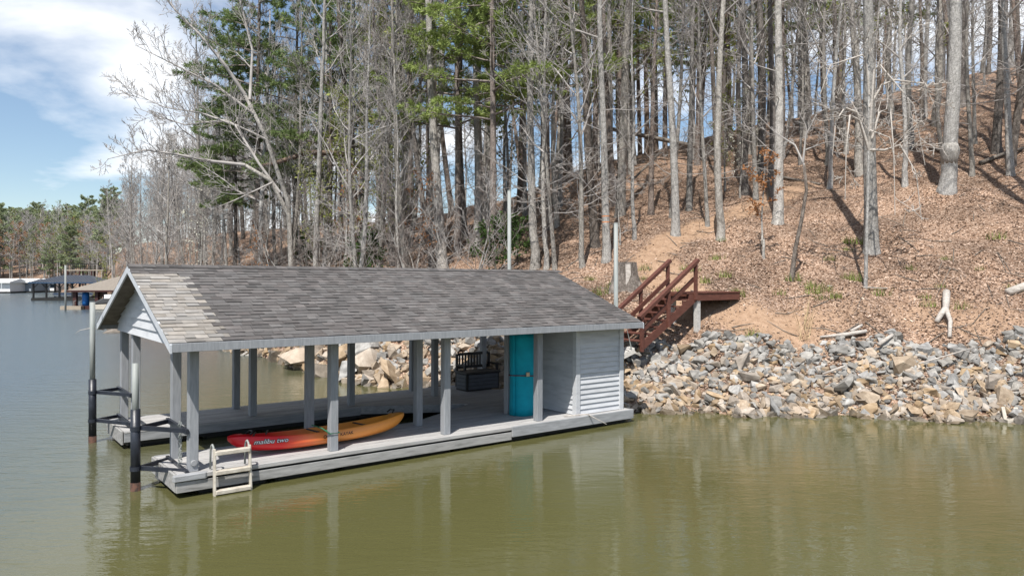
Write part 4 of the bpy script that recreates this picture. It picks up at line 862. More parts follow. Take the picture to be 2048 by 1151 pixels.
THIN = [(o, 'light', 0.2, 18) for o in FARB[1:3]]
thicket(60, 238, 430, 'l', lambda r: r.choice(THIN + [BARE[6], BARE[7]]), 0.42, 0.66, 6)
thicket(60, 400, 650, 'm', lambda r: r.choice(THIN + BARE[3:8]), 0.5, 0.85, 7)
thicket(40, 620, 860, 'r', lambda r: r.choice(BARE[3:8] + [BARE[0]]), 0.6, 0.95, 8)
for px, Y in ((2120, 27), (2180, 24), (2260, 28), (2150, 33), (2330, 24), (2230, 36), (2420, 29), (2110, 40)):
    X = (px - 1024) / F_PX * Y; c = rng.choice(BARE[:5]); place(c[0], X, Y, 1.1, 1.0, None, (rng.gauss(0, .03), 0), 'stout bare tree on the bank past the bleached log end', 'tree', GRP, 'hardwood_tree')
# pines
for px, Y, k, lab in ((985, 31.5, 0.92, 'bright green white pine spreading boughs high above the ridge pole'), (915, 35, 0.9, 'bright green white pine behind the lichen grey tree'), (1095, 36, 0.95, 'bright green white pine just uphill of the evergreen shrubs')):
    X = (px - 1024) / F_PX * Y; place(PINES[0], X, Y, k, k, None, (0, 0), lab, 'pine', None, 'white_pine')
for px, Y in ((1445, 43), (1565, 44), (1190, 46), (1330, 50), (1740, 48), (1650, 57), (1040, 46), (820, 44), (760, 50), (1280, 56), (1380, 58), (1500, 60), (1130, 55)):
    X = (px - 1024) / F_PX * Y; k = rng.uniform(0.85, 1.1); place(PINES[0] if Y > 45 else PINES[1], X, Y, k, k, None, (0, 0), 'green topped white pine among the bare hillside trunks', 'pine', 'white pines on the hillside', 'white_pine')
for px, Y, k, pr, lab in ((515, 42, 1.05, 0, 'tall dark pine with long layered boughs over the cove thicket'), (590, 43, 1.05, 1, 'dark pine just behind the long boughed pine'), (470, 44, 0.8, 1, 'smaller dark pine at the lake end of the thicket'), (660, 40, 1.0, 1, 'dark pine between thicket and dark leaning trunk')):
    X = (px - 1024) / F_PX * Y; place(DARKP[pr], X, Y, k, k, 0.3 if pr == 0 else None, (0, 0), lab, 'pine', None, 'dark_pine')

# leaning bare trees over the cove, the broken limb, saplings
def custom_tree(name, base, trunk, rads, limbs, bark, twig, label, kids=(8, 7), seed=1, minr=0.009):
    """trunk and main limbs follow given points, side branches grow from them"""
    r = random.Random(seed); e = empty(name, Matrix.Translation(base), label, 'tree'); T, B = MB(), MB()
    T.tube([Vector(trunk[0]) - Vector((0, 0, 0.6))] + [Vector(p) for p in trunk], [rads[0] * 1.3, rads[0] * 1.15] + list(rads[1:]), 10)
    for pts, r0, nk in limbs:
        pts = [Vector(p) for p in pts]; n = len(pts) - 1; B.tube(pts, [max(minr, r0 * (1 - 0.85 * i / n)) for i in range(n + 1)], 6, False); tot = sum((pts[i + 1] - pts[i]).length for i in range(n))
        for k in range(nk):
            f = 0.2 + 0.8 * (k + r.random()) / nk; c, ax = interp_path(pts, f); perp = ax.cross(rand_dir(r)).normalized(); a = math.radians(r.uniform(25, 60))
            limb(B, r, c, (ax * math.cos(a) + perp * math.sin(a) + UPV * 0.15).normalized(), tot * r.uniform(0.18, 0.36) * (1.2 - 0.6 * f), max(minr, r0 * 0.4 * (1 - f * 0.7)), 1, kids, 0, minr)
    T.build('trunk', MAT['bark_' + bark], e, True); B.build('branches', MAT[twig], e, True); return e
def rel(base, pts): return [tuple(at(px, py, Y) - base) for px, py, Y in pts]
bY = 36.0; gx = (590 - 1024) / F_PX * bY; base = Vector((gx, bY, gz(gx, bY)))
custom_tree('leaning_tree', base, [(0, 0, -4)] + rel(base, [(578, 430, 35.5), (540, 360, 35), (490, 330, 34.5)]), [0.13, 0.115, 0.10, 0.075],
            [(rel(base, [(490, 330, 34.5), (420, 322, 34), (350, 308, 33.5), (290, 300, 33), (215, 318, 32.5)]), 0.09, 12), (rel(base, [(560, 385, 35.2), (520, 330, 35), (470, 250, 35.5), (400, 225, 35.5), (330, 215, 35), (255, 180, 35)]), 0.08, 13), (rel(base, [(545, 365, 35), (470, 400, 34), (420, 420, 33)]), 0.05, 6)],
            'grey', 'twig', 'pale bare tree leaning far out over the lake', (7, 5), 3)
bY = 38.0; gx = (600 - 1024) / F_PX * bY; base = Vector((gx, bY, gz(gx, bY)))
custom_tree('spreading_tree', base, [(0, 0, -5)] + rel(base, [(575, 400, 38), (530, 270, 38), (490, 190, 38)]), [0.14, 0.12, 0.10, 0.08],
            [(rel(base, [(490, 190, 38), (450, 130, 37.5), (400, 70, 37), (350, 20, 37), (310, -40, 37)]), 0.1, 13), (rel(base, [(510, 230, 38), (430, 170, 37), (350, 130, 36.5), (270, 90, 36)]), 0.08, 12), (rel(base, [(500, 200, 38), (505, 100, 38.5), (480, 0, 39), (470, -80, 39)]), 0.09, 10), (rel(base, [(535, 280, 38), (450, 240, 37), (370, 250, 36), (270, 215, 35.5)]), 0.07, 11)],
            'grey', 'twig', 'bare tree with fine branches fanned against the clouds', (7, 5), 4)
X, Y = ground(725, 522); base = Vector((X, Y, gz(X, Y))) + Vector((0.05, -0.1, 0))
lb = MB(); pts = [at(700, 312, Y - 0.1), at(660, 306, Y - 0.6), at(615, 305, Y - 1.0), at(575, 318, Y - 1.3), at(548, 327, Y - 1.5), at(524, 331, Y - 1.6)]
lb.tube(pts, [0.16, 0.15, 0.14, 0.12, 0.10, 0.085], 8); lb.tube([at(555, 325, Y - 1.45), at(551, 333, Y - 1.5)], [0.05, 0.03], 6)
tl = [o for o in COL.objects if o.name.startswith('hardwood_tree') and abs(o.matrix_world.translation.x - X) < 0.05 and abs(o.matrix_world.translation.y - Y) < 0.05]
if tl:
    inv = tl[0].matrix_world.inverted(); lb.v = [tuple(inv @ Vector(p)) for p in lb.v]; lb.build('broken_limb', MAT['bark_pine'], tl[0], True); tl[0]['label'] = 'brown trunk with a thick broken limb reaching toward the lake'; 
    if 'group' in tl[0]: del tl[0]['group']
# curved dark sapling and drooping white sapling
X, Y = ground(1583, 560); base = Vector((X, Y, gz(X, Y)))
custom_tree('curved_sapling', base, [(0, 0, 0)] + rel(base, [(1590, 500, Y), (1603, 440, Y), (1613, 380, Y), (1608, 330, Y)]), [0.075, 0.065, 0.06, 0.05, 0.045],
            [(rel(base, [(1608, 330, Y), (1590, 290, Y + .1), (1550, 265, Y + .3), (1510, 225, Y + .4)]), 0.04, 6), (rel(base, [(1606, 325, Y), (1612, 270, Y - .1), (1635, 225, Y - .2), (1700, 200, Y - .3)]), 0.04, 7), (rel(base, [(1610, 300, Y), (1650, 285, Y), (1700, 280, Y - .2)]), 0.03, 5)], 'dark', 'twig', 'slim dark curved sapling on the open bank', (5, 3), 7, 0.007)
X, Y = ground(1731, 577); base = Vector((X, Y, gz(X, Y)))
dro = []
for tx, ty, bx, by in ((1690, 215, 1665, 310), (1780, 215, 1790, 430), (1800, 290, 1843, 440), (1725, 110, 1640, 190), (1760, 130, 1850, 330), (1740, 260, 1792, 330), (1700, 230, 1690, 400), (1790, 160, 1870, 215)):
    dro.append((rel(base, [(1738, min(by, 300), Y), ((1738 + tx) / 2, ty + 10, Y - .1), (tx, ty, Y - .2), ((tx + bx) / 2 + (bx - tx) * .25, (ty + by) / 2 - 20, Y - .3), (bx, by, Y - .3)]), 0.05, 5))
custom_tree('drooping_sapling', base, [(0, 0, 0)] + rel(base, [(1733, 480, Y), (1736, 380, Y), (1738, 280, Y), (1737, 130, Y)]), [0.055, 0.05, 0.045, 0.035, 0.025], dro, 'light', 'driftwood', 'thin white sapling with arching drooping branches', (4, 3), 8, 0.011)
for px, py, tp, lab in ((1527, 517, (1522, 300), 'thin pale sapling holding withered orange leaves'), (1240, 490, (1238, 300), None), (1160, 470, (1150, 280), None)):
    X, Y = ground(px, py); H_ = (py - tp[1]) * Y / F_PX
    if lab:
        sp_ = leafy('beech_sapling', 55, H_, 0.045, 9, 'leaf_orange', 420, 0.13, 0.34, 'light', (3, 2), start=0.3); place(sp_, X, Y, 1, 1, 1.0, (0, 0), lab, 'sapling')
    else:
        sp_ = bare_tree('thin_sapling', 60 + px, H_, 0.035, 0.35, 0.25, 9, (4, 3), 'light', 'twig', 0.03, 2, 0.006); place(sp_, X, Y, 1, 1, None, (0, 0), 'thin white stemmed sapling on the slope behind the boathouse', 'sapling', 'thin white saplings')
# leafy understorey
US = [leafy('beech_sapling', 71, 4.5, 0.04, 10, 'leaf_orange', 350, 0.13, 0.36, 'grey', (4, 3)), leafy('budding_tree', 72, 9, 0.07, 13, 'leaf_yellow', 1500, 0.13, 0.30, 'grey', (6, 5)), leafy('dogwood', 73, 6, 0.06, 12, 'leaf_white', 700, 0.09, 0.36, 'grey', (6, 4)), leafy('evergreen_shrub', 74, 1.9, 0.03, 16, 'leaf_green', 1500, 0.12, 0.6, 'dark', (5, 4), start=0.05)]
for k, px, Y, s, lab, grp in ((0, 835, 33, 1, 'orange leaved beech sapling by the lichen grey trunk', None), (0, 705, 37, 1.1, 'orange leaved beech sapling by the broken limb tree', None), (1, 690, 36, 1.0, 'yellow green budding tree below the broken limb', None), (1, 790, 40, 1.1, 'yellow green budding tree under the white pine', None), (1, 215, 90, 1.3, 'yellow green budding tree on the lake point', None),
                        (1, 755, 35, 0.9, 'yellow green budding tree beside the dark leaning trunk', None), (1, 640, 37, 0.8, 'small yellow green budding tree among the dark pines', None), (1, 1450, 36, 0.7, 'small yellow green budding tree high on the open slope', None), (2, 400, 46, 1.15, 'white blossoming dogwood at the edge of the thicket', None), (3, 992, 29.5, 1.2, 'dark evergreen shrub uphill of the ridge pole', 'a'), (3, 1035, 31, 1.0, 'dark evergreen shrub uphill of the ridge pole', 'a'), (3, 735, 33, 1.2, 'dark evergreen shrub at the foot of the thicket', 'b'), (3, 615, 40, 1.2, 'dark evergreen shrub at the foot of the thicket', 'b'), (0, 510, 38, 0.8, 'rusty orange leaved bush just above the boathouse roof', None), (2, 1480, 34, 0.8, 'small pale budding dogwood on the open slope', None)):
    X = (px - 1024) / F_PX * Y; place(US[k], X, Y, s, s, None, (0, 0), lab, 'shrub' if k == 3 else 'tree', {'a': 'evergreen shrubs on the slope', 'b': 'evergreen shrubs in the thicket'}.get(grp))
r = random.Random(52)
for px, Y in ((1120, 40), (1260, 44), (1390, 46), (1500, 44), (1610, 47), (1720, 46), (1850, 49), (800, 38), (700, 41), (1010, 42)):
    X = (px - 1024) / F_PX * Y; k = r.uniform(1.5, 2.0); place(US[1], X, Y, k * 0.9, k, r.uniform(0, 6), (0, 0), 'tall budding tree misted with fresh yellow green leaves', 'tree', 'budding trees in the hillside woods')
# low bare brush in the thicket
BR = [bare_tree('bare_brush', 80 + i, 3.6, 0.03, 0.1, 0.5, 12, (6, 5), 'grey', 'twig' if i else 'twig_d', 0.06, 0, 0.006) for i in range(2)]
r = random.Random(9)
for i in range(34):
    px = r.uniform(260, 960); ys = float(np.interp(px, T_PX, T_YS)); Y = ys + r.uniform(3, 14); X = (px - 1024) / F_PX * Y
    place(BR[i % 2], X, Y, r.uniform(0.7, 1.3), r.uniform(0.7, 1.4), r.uniform(0, 6.28), (0, 0), 'low tangled leafless brush near the cove shore', 'brush', 'leafless brush along the cove')

# ------------------------------------------------------------------ far hillside woods
r = random.Random(33)
for i in range(430):
    px = r.uniform(-110, 228); ys = float(np.interp(px, T_PX, T_YS)); yc = float(np.interp(px, T_PX, T_YC)); f = r.random() ** 1.35
    Y = ys + 4 + (yc + 15 - ys) * f; X = (px - 1024) / F_PX * Y; hgt = f
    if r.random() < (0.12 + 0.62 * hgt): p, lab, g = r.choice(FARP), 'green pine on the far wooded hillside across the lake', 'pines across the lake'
    else:
        q = r.randrange(4); p, g = FARB[q], 'hardwoods across the lake'
        lab = ('yellow green budding tree', 'pale leafless tree', 'grey leafless tree', 'rusty leaved tree')[q] + (' at the water edge across the lake' if f < 0.12 else ' on the wooded hill across the lake')
    s = r.uniform(0.6, 1.0) * (0.75 if px > 180 else 1); place(p, X, Y, s, s * r.uniform(0.85, 1.05), r.uniform(0, 6.28), (0, 0), lab, 'tree', g, 'distant_pine' if g.startswith('pines') else 'distant_tree')

# ------------------------------------------------------------------ bank details
def log_obj(name, pts, rads, mat, label, cat='log', n=8):
    o = MB().tube(pts, rads, n).build(name, MAT[mat], None, True); return tag(o, label, cat)
def gp(px, py, lift=0.0):
    X, Y = ground(px, py); return Vector((X, Y, gz(X, Y) + lift))
a, f_ = gp(1892, 640, 0.25), None
top, l1, l2 = gp(1893, 604, 0.28), gp(1873, 650, 0.06), gp(1899, 678, 0.06); mid = (top + (l1 + l2) / 2) / 2 + Vector((0, -0.05, 0.06))
q = MB().tube([top, top.lerp(mid, 0.6), mid], [0.11, 0.10, 0.085], 8); q.tube([mid, mid.lerp(l1, 0.5) + Vector((0, 0, 0.03)), l1], [0.09, 0.08, 0.07], 8); q.tube([mid, mid.lerp(l2, 0.5) + Vector((0.08, 0, 0.04)), l2], [0.075, 0.06, 0.05], 8)
tag(q.build('forked_driftwood', MAT['driftwood'], None, True), 'pale forked driftwood log lying on bare soil above the stones', 'driftwood')
log_obj('driftwood_log', [gp(1640, 684, .1), gp(1690, 679, .12), gp(1733, 671, .13)], [0.03, 0.06, 0.055], 'driftwood', 'grey driftwood pole along the top of the stones', 'driftwood')
log_obj('driftwood_log', [gp(1702, 676, .2), gp(1724, 662, .16)], [0.05, 0.04], 'driftwood', 'short driftwood stick resting on the longer grey pole', 'driftwood')
log_obj('driftwood_log', [gp(1757, 712, .3), gp(1785, 690, .25)], [0.06, 0.05], 'driftwood', 'short stout driftwood piece wedged among grey stones', 'driftwood')
log_obj('long_stick', [gp(1838, 752, .3), gp(1945, 720, .3)], [0.022, 0.016], 'driftwood', 'long thin bleached stick lying across the grey stones', 'stick')
log_obj('long_stick', [gp(1645, 773, .3), gp(1690, 755, .28)], [0.03, 0.03], 'driftwood', 'short bleached stick lying low on the tan stones', 'stick')
log_obj('fallen_log', [gp(2015, 592, .1), gp(2060, 578, .12), gp(2120, 565, .1)], [0.12, 0.14, 0.15], 'driftwood', 'bleached log end lying on the bank beyond the forked driftwood', 'log')
log_obj('fallen_branch', [gp(1655, 575, .04), gp(1775, 581, .04)], [0.025, 0.02], 'driftwood', 'straight pale fallen branch at the foot of the white sapling', 'branch')
for pts, rr, lab in (([(1222, 258, 50), (1330, 280, 47), (1430, 300, 44)], (0.13, 0.14, 0.1), 'long fallen trunk propped across the upper slope'), ([(1320, 305, 40), (1265, 360, 38)], (0.07, 0.05), 'pale fallen limb leaning down the upper slope')):
    P = [at(*q) for q in pts]; P = [Vector((p.x, p.y, max(p.z, gz(p.x, p.y) + 0.1))) for p in P]; log_obj('fallen_log', P, rr, 'deadlog', lab)
for a_, b_, rd, lab in (((720, 528), (850, 490), 0.10, 'pale fallen log in the thicket above the roof'), ((990, 440), (1095, 405), 0.14, 'dark mossy fallen log on the slope behind the ridge pole'), ((1010, 470), (1075, 445), 0.09, 'smaller fallen log below the mossy one'), ((1960, 330), (2045, 300), 0.09, 'dark fallen limb near the dark trunks'), ((1500, 350), (1640, 372), 0.07, 'fallen limb across the shaded slope'), ((1860, 300), (1900, 312), 0.07, 'short fallen limb uphill of the burl tree')):
    log_obj('fallen_log', [gp(*a_, .08), gp((a_[0] + b_[0]) / 2, (a_[1] + b_[1]) / 2, .12), gp(*b_, .08)], [rd, rd * 0.95, rd * 0.7], 'deadlog', lab)
# stump
X, Y = ground(1249, 572); sm = empty('tree_stump', Matrix.Translation((X, Y, gz(X, Y))), 'large cut grey stump beside the path above the stairs', 'stump')
q = MB(); n = 26; ring = []
rr_ = random.Random(2)
lob = [1 + 0.10 * math.sin(k * 5 * 2 * math.pi / n + 1) + rr_.uniform(-0.05, 0.05) for k in range(n)]
lev = [(-0.3, 0.62), (0.0, 0.52), (0.15, 0.43), (0.4, 0.37), (0.78, 0.345)]
vs = [(R_ * lob[k] ** (2.2 - z) * math.cos(2 * math.pi * k / n), R_ * lob[k] ** (2.2 - z) * math.sin(2 * math.pi * k / n), z + (0.03 * lob[k] if z > 0.7 else 0)) for z, R_ in lev for k in range(n)]
fs = [(i * n + k, i * n + (k + 1) % n, (i + 1) * n + (k + 1) % n, (i + 1) * n + k) for i in range(len(lev) - 1) for k in range(n)]
q.add(vs, fs); q.build('stump_bark', MAT['bark_dark'], sm)
q = MB(); q.add([vs[-n + k] for k in range(n)], [tuple(range(n))]); q.build('cut_face', MAT['driftwood'], sm)
q = MB().bar((0.08, -0.40, -0.05), (0.06, -0.345, 0.74), 0.17, 0.03, (0, 1, 0)); q.build('split_wood', MAT['driftwood'], sm)
# burl ring and paint rings on their trees
def trunk_at_height(o, z):
    me = [c for c in o.children if c.name.startswith('trunk')][0].data; n = len(me.vertices) // 11; rings = []
    for k in range(n):
        P = [me.vertices[k * 11 + i].co for i in range(11)]; c = sum(P, Vector()) / 11; rings.append((c, (P[0] - c).length))
    for (a, ra), (b, rb) in zip(rings[:-1], rings[1:]):
        if a.z <= z <= b.z: t = (z - a.z) / (b.z - a.z); return a.lerp(b, t), ra + (rb - ra) * t
for o in list(COL.objects):
    lab = o.get('label', '')
    if lab.startswith('thick pale trunk with a swollen'):
        q = MB(); P, Rr = [], []
        for z, k in ((1.0, 0.98), (1.25, 1.10), (1.42, 1.24), (1.52, 1.27), (1.62, 1.14), (1.75, 0.97)):
            c, r_c = trunk_at_height(o, z); P.append(c); Rr.append(r_c * k)
        q.tube(P, Rr, 16); q.build('burl', MAT['bark_light'], o, True)
    if lab.startswith('pale trunk with orange'):
        pm_ = flat('orange_paint', (0.55, 0.2, 0.07))
        for z in (1.7, 1.95):
            c, r_c = trunk_at_height(o, z); c2, r2 = trunk_at_height(o, z + 0.04); MB().tube([c, c2], [r_c * 1.015] * 2, 11, False).build('paint_ring', pm_, o, True)
# grass tufts, straw, tiny shrubs
def grass_mesh(seed, n, h, w, mat):
    r_ = random.Random(seed); m = MB()
    for _ in range(n):
        a = r_.uniform(0, 6.28); x, y = r_.gauss(0, 0.10), r_.gauss(0, 0.10); d = Vector((math.cos(a) * 0.4, math.sin(a) * 0.4, 1)).normalized() * h * r_.uniform(0.5, 1.2); s = Vector((-math.sin(a), math.cos(a), 0)) * w; p = Vector((x, y, -0.02))
        m.add([p - s, p + s, p + d], [(0, 1, 2)])
    return m.mesh('grass_tuft', MAT[mat])
GM = [grass_mesh(1, 60, 0.25, 0.008, 'grass'), grass_mesh(2, 45, 0.2, 0.009, 'grass'), grass_mesh(3, 22, 0.95, 0.006, 'straw')]
r = random.Random(77); spots = [(1640, 600, 0), (1650, 585, 0), (1560, 590, 1), (1410, 590, 1), (1470, 585, 0), (1590, 560, 1), (1760, 590, 1), (1700, 560, 0), (1505, 672, 0), (1480, 690, 1), (1180, 560, 0), (1200, 590, 0), (1225, 575, 1), (1285, 560, 0), (1290, 540, 1), (1880, 575, 1), (1960, 540, 1), (1820, 540, 0), (1660, 520, 1), (1605, 680, 2), (1612, 660, 2)]
spots += [(r.uniform(1300, 2040), r.uniform(470, 620), 1) for _ in range(26)]
for px, py, k in spots:
    p = gp(px, py); o = link_mesh('grass_tuft' if k < 2 else 'straw_stalks', GM[k]); o.matrix_world = Matrix.Translation(p) @ Matrix.Rotation(r.uniform(0, 6), 4, 'Z') @ Matrix.Diagonal((r.uniform(.8, 1.6),) * 3 + (1,))
    if k < 2: tag(o, 'small tuft of fresh green grass in the leaf litter', 'grass', 'grass tufts on the bank')
    else: tag(o, 'tall dry straw stalks at the top of the stones', 'dry grass', 'dry stalks above the stones')
# fallen leaves
r_ = np.random.default_rng(5); NL = 170000
pxs = r_.uniform(820, 2150, NL); ys_ = np.interp(pxs, T_PX, T_YS); Yl = ys_ + 0.6 + 28 * r_.random(NL) ** 1.6; Xl = (pxs - 1024) / F_PX * Yl
keep = r_.random(NL) > 0.85 * dirt_amount(Xl, Yl); pat = 0.5 + 0.5 * np.sin(Xl * 0.9 + 1.7 * np.sin(Yl * 0.6)) * np.sin(Yl * 1.1 + 1.3 * np.sin(Xl * 0.5)); keep &= r_.random(NL) < 0.30 + 0.8 * pat; dd_ = Yl - ys_; keep &= (dd_ > 2.2) | (r_.random(NL) < 0.7); Xl, Yl = Xl[keep], Yl[keep]; n = len(Xl)
C = np.stack([Xl, Yl, hz(Xl, Yl) + 0.015 + 0.02 * r_.random(n)], -1); a = r_.random(n) * 6.28; sz = 0.018 + 0.04 * r_.random(n) ** 2
ux = np.stack([np.cos(a), np.sin(a), r_.normal(0, 0.28, n)], -1) * sz[:, None]; vx = np.stack([-np.sin(a), np.cos(a), r_.normal(0.2, 0.3, n)], -1) * sz[:, None] * 0.6
V = np.stack([C - ux, C - vx, C + ux, C + vx], 1).reshape(-1, 3)
me = bpy.data.meshes.new('leaf_litter'); me.from_pydata(V.tolist(), [], np.arange(4 * n).reshape(-1, 4).tolist()); me.update()
tag(link_mesh('leaf_litter', me, None, MAT['litter']), 'dry brown fallen leaves covering the hillside', 'leaves', kind='stuff')
tw = MB(); r = random.Random(15)
for _ in range(260):
    px = r.uniform(860, 2100); Y = float(np.interp(px, T_PX, T_YS)) + 2.3 + 24 * r.random() ** 1.4; X = (px - 1024) / F_PX * Y; a_ = r.uniform(0, 6.28); L_ = r.uniform(0.3, 1.5); P = []
    for k in (-0.5, 0.0, 0.5):
        x_, y_ = X + math.cos(a_) * L_ * k, Y + math.sin(a_) * L_ * k + r.uniform(-.05, .05); P.append(Vector((x_, y_, gz(x_, y_) + 0.03)))
    tw.tube(P, [0.016, 0.013, 0.006], 4)
tag(tw.build('fallen_twigs', MAT['deadlog'], None, True), 'loose grey twigs strewn through the leaf litter', 'twigs', kind='stuff')
pk = gp(2027, 846, 0.06); q = MB().bar(pk + Vector((-0.2, 0, 0)), pk + Vector((0.22, -0.05, 0.02)), 0.22, 0.07).bar(pk + Vector((-0.13, 0.1, 0.0)), pk + Vector((-0.12, 0.22, 0.3)), 0.08, 0.04).bar(pk + Vector((0.1, 0.1, 0.0)), pk + Vector((0.22, 0.24, 0.28)), 0.08, 0.04)
tag(q.build('broken_plank', MAT['alu']), 'pale broken plank piece washed up at the waterline', 'plank')
# driftwood by the gable and float debris
q = MB().tube([at(245, 668, 47) * 1.0, at(230, 664, 47), at(214, 667, 46.8), at(203, 670, 46.6)], [0.32, 0.30, 0.2, 0.08], 9); q.tube([at(222, 662, 46.9), at(212, 656, 46.8)], [0.1, 0.03], 6); q.tube([at(245, 668, 47), at(275, 669, 47.5)], [0.32, 0.36], 9)
tag(q.build('floating_log', MAT['deadlog'], None, True), 'bleached log half sunk in the lake beyond the gable', 'log')
q = MB().tube([at(208, 659, 47), at(180, 656, 46), at(160, 660, 46), at(150, 667, 46)], [0.03, 0.025, 0.018, 0.01], 5); tag(q.build('thin_branch', MAT['twig'], None, True) if False else q.build('thin_branch', MAT['driftwood'], None, True), 'thin bare branch reaching over the water from the sunk log', 'branch')

# ------------------------------------------------------------------ far docks and houseboats
MAT['metal_roof'] = M('slate_blue_metal_roof', [(0.3, (0.035, 0.042, 0.058)), (0.7, (0.055, 0.065, 0.085))], 3, 4, 0.4, spec=0.5)
MAT['brown_roof'] = M('brown_shingle_roof', [(0.3, (0.15, 0.13, 0.11)), (0.7, (0.25, 0.225, 0.195))], 8, 8, 0.9, 0.3, 40)
MAT['maroon'] = flat('maroon_post', (0.05, 0.018, 0.016)); MAT['tanwood'] = flat('tan_dock_wood', (0.33, 0.28, 0.22)); MAT['barrel'] = flat('blue_plastic', (0.01, 0.13, 0.42), 0.45)
MAT['brick'] = flat('red_hull', (0.30, 0.09, 0.05)); MAT['glass'] = flat('dark_glass', (0.05, 0.07, 0.09), 0.1); MAT['canvas'] = flat('grey_canvas', (0.055, 0.058, 0.062), 0.8)
MAT['grey_wall'] = flat('grey_blue_wall', (0.30, 0.34, 0.38)); MAT['navy'] = flat('navy_frame', (0.02, 0.05, 0.10))
def hip(e, name, mat, x0, x1, y0, y1, z0, z1, rx0, rx1, seams=0):
    ym = (y0 + y1) / 2; m = MB(); m.add([(x0, y0, z0), (x1, y0, z0), (x1, y1, z0), (x0, y1, z0), (rx0, ym, z1), (rx1, ym, z1)], [(0, 1, 5, 4), (1, 2, 5), (2, 3, 4, 5), (3, 0, 4), (3, 2, 1, 0)])
    o = m.build(name, MAT[mat], e); MB().box((x0, y0 - 0.03, z0 - 0.18), (x1, y0 + 0.02, z0 - 0.005)).build('eave_board', MAT['maroon' if mat == 'brown_roof' else 'navy'], e)
    for i in range(seams):
        x = x0 + (x1 - x0) * (i + 0.5) / seams
        if x < rx0: t = (x - x0) / (rx0 - x0)
        elif x > rx1: t = (x1 - x) / (x1 - rx1)
        else: t = 1
        MB().bar((x, y0, z0 + 0.03), (x, y0 + (ym - y0) * t, z0 + (z1 - z0) * t + 0.03), 0.05, 0.06).build('seam', MAT[mat], o)
def wpos(px, wy): Y = CAM_H * F_PX / (wy - HOR); return Vector(((px - 1024) / F_PX * Y, Y, 0))
# A: dark metal roofed dock
A0 = wpos(66, 601); kA = A0.y / F_PX; e = empty('metal_roof_dock', Matrix.Translation(A0), 'far boat dock with dark blue metal hip roof and black posts', 'dock'); Wd = 130 * kA
MB().box((-0.3, 0, -0.3), (Wd + 0.4, 5.5, 0.42)).build('deck', MAT['float'], e)
for i in range(6):
    MB().box((0.4 + i * 1.7, -0.05, -0.3), (1.2 + i * 1.7, 0.02, 0.12)).build('float', MAT['float'], e)
hip(e, 'roof', 'metal_roof', -0.5, Wd + 0.3, -0.4, 5.8, 37 * kA, 51 * kA, 38 * kA, 92 * kA, 26)
for x in np.linspace(0, Wd, 6):
    for y in (0.1, 5.3):
        MB().box((x - 0.1, y - 0.1, 0.4), (x + 0.1, y + 0.1, 37 * kA)).build('post', MAT['black'], e)
for x in np.linspace(0, Wd, 6)[:-1]:
    for s in (0, 1):
        xa = x + (0.1 if s == 0 else Wd / 5 - 0.1); MB().bar((xa, 0.1, 37 * kA - 0.8), (xa + (0.7 if s == 0 else -0.7), 0.1, 37 * kA - 0.1), 0.08, 0.08).build('knee_brace', MAT['black'], e)
bt = empty('pontoon_boat', Matrix.Translation(A0 + Vector((1.4, 2.0, 0))), 'white and blue boat sheltered under the metal roofed dock', 'boat')
MB().prism([(0, 0.95), (0.5, 0.55), (6, 0.5), (6.4, 1.0), (6.3, 1.25), (0.3, 1.15)], 0, 2.1, 1).build('hull', MAT['white'], bt, bevel=0.08); MB().box((0.4, -0.02, 0.9), (6.2, 0.0, 1.02)).build('stripe', MAT['barrel'], bt)
MB().box((1.2, 0.2, 1.85), (5.6, 1.9, 1.93)).build('sun_shade', MAT['grey_wall'], bt)
for x in (1.3, 5.4): MB().bar((x, 0.3, 1.2), (x, 0.3, 1.86), 0.06, 0.06).build('shade_leg', MAT['galv'], bt)
# B: brown hip roofed dock
B0 = wpos(137, 618); kB = B0.y / F_PX; e = empty('brown_roof_dock', Matrix.Translation(B0), 'far boat dock with brown shingle hip roof and maroon posts', 'dock'); Wd = 156 * kB
MB().box((-0.3, 0.0, -0.3), (Wd + 0.2, 6.5, 0.35)).build('deck', MAT['maroon'], e); MB().box((-0.5, -0.7, -0.1), (32 * kB, -0.02, 0.36)).build('swim_platform', MAT['tanwood'], e)
hip(e, 'roof', 'brown_roof', 0.0, Wd, -0.3, 6.8, 38 * kB, 66 * kB, 70 * kB, 86 * kB)
for x in (11 * kB, 55 * kB, 100 * kB, 145 * kB):
    for y in (0.25, 6.2): MB().box((x - 0.18, y - 0.18, 0.35), (x + 0.18, y + 0.18, 38 * kB)).build('post', MAT['maroon'], e)
for x in (0.35, 0.62, 0.75, 0.88):
    MB().bar((Wd * x - 0.6, 6.1, 0.4), (Wd * x + 0.6, 6.1, 38 * kB), 0.07, 0.07).bar((Wd * x + 0.6, 6.12, 0.4), (Wd * x - 0.6, 6.12, 38 * kB), 0.07, 0.07).build('cross_brace', MAT['black'], e)
for x in (18 * kB, 30 * kB): MB().tube([(x, -0.65, -0.2), (x, -0.65, 0.9), (x + 0.02, -0.3, 0.95)], [0.035] * 3, 6).build('ladder_rail', MAT['galv'], e)
bar_ = empty('blue_barrel', Matrix.Translation(B0 + Vector((27 * kB, 0.7, 0.78))), 'bright blue barrel on the brown roofed dock', 'barrel')
MB().tube([(0, 0, -0.43), (0, 0, 0.1), (0, 0, 0.35), (0, 0, 0.6), (0, 0, 1.0)], [0.33, 0.37, 0.35, 0.37, 0.33], 16).build('drum', MAT['barrel'], bar_, True); MB().tube([(0, 0, 1.0), (0, 0, 1.03)], [0.34, 0.34], 16).build('rim', MAT['navy'], bar_)
cb = empty('covered_boat', Matrix.Translation(B0 + Vector((57 * kB, -1.6, 0))), 'runabout under a grey canvas cover moored at the brown roofed dock', 'boat')
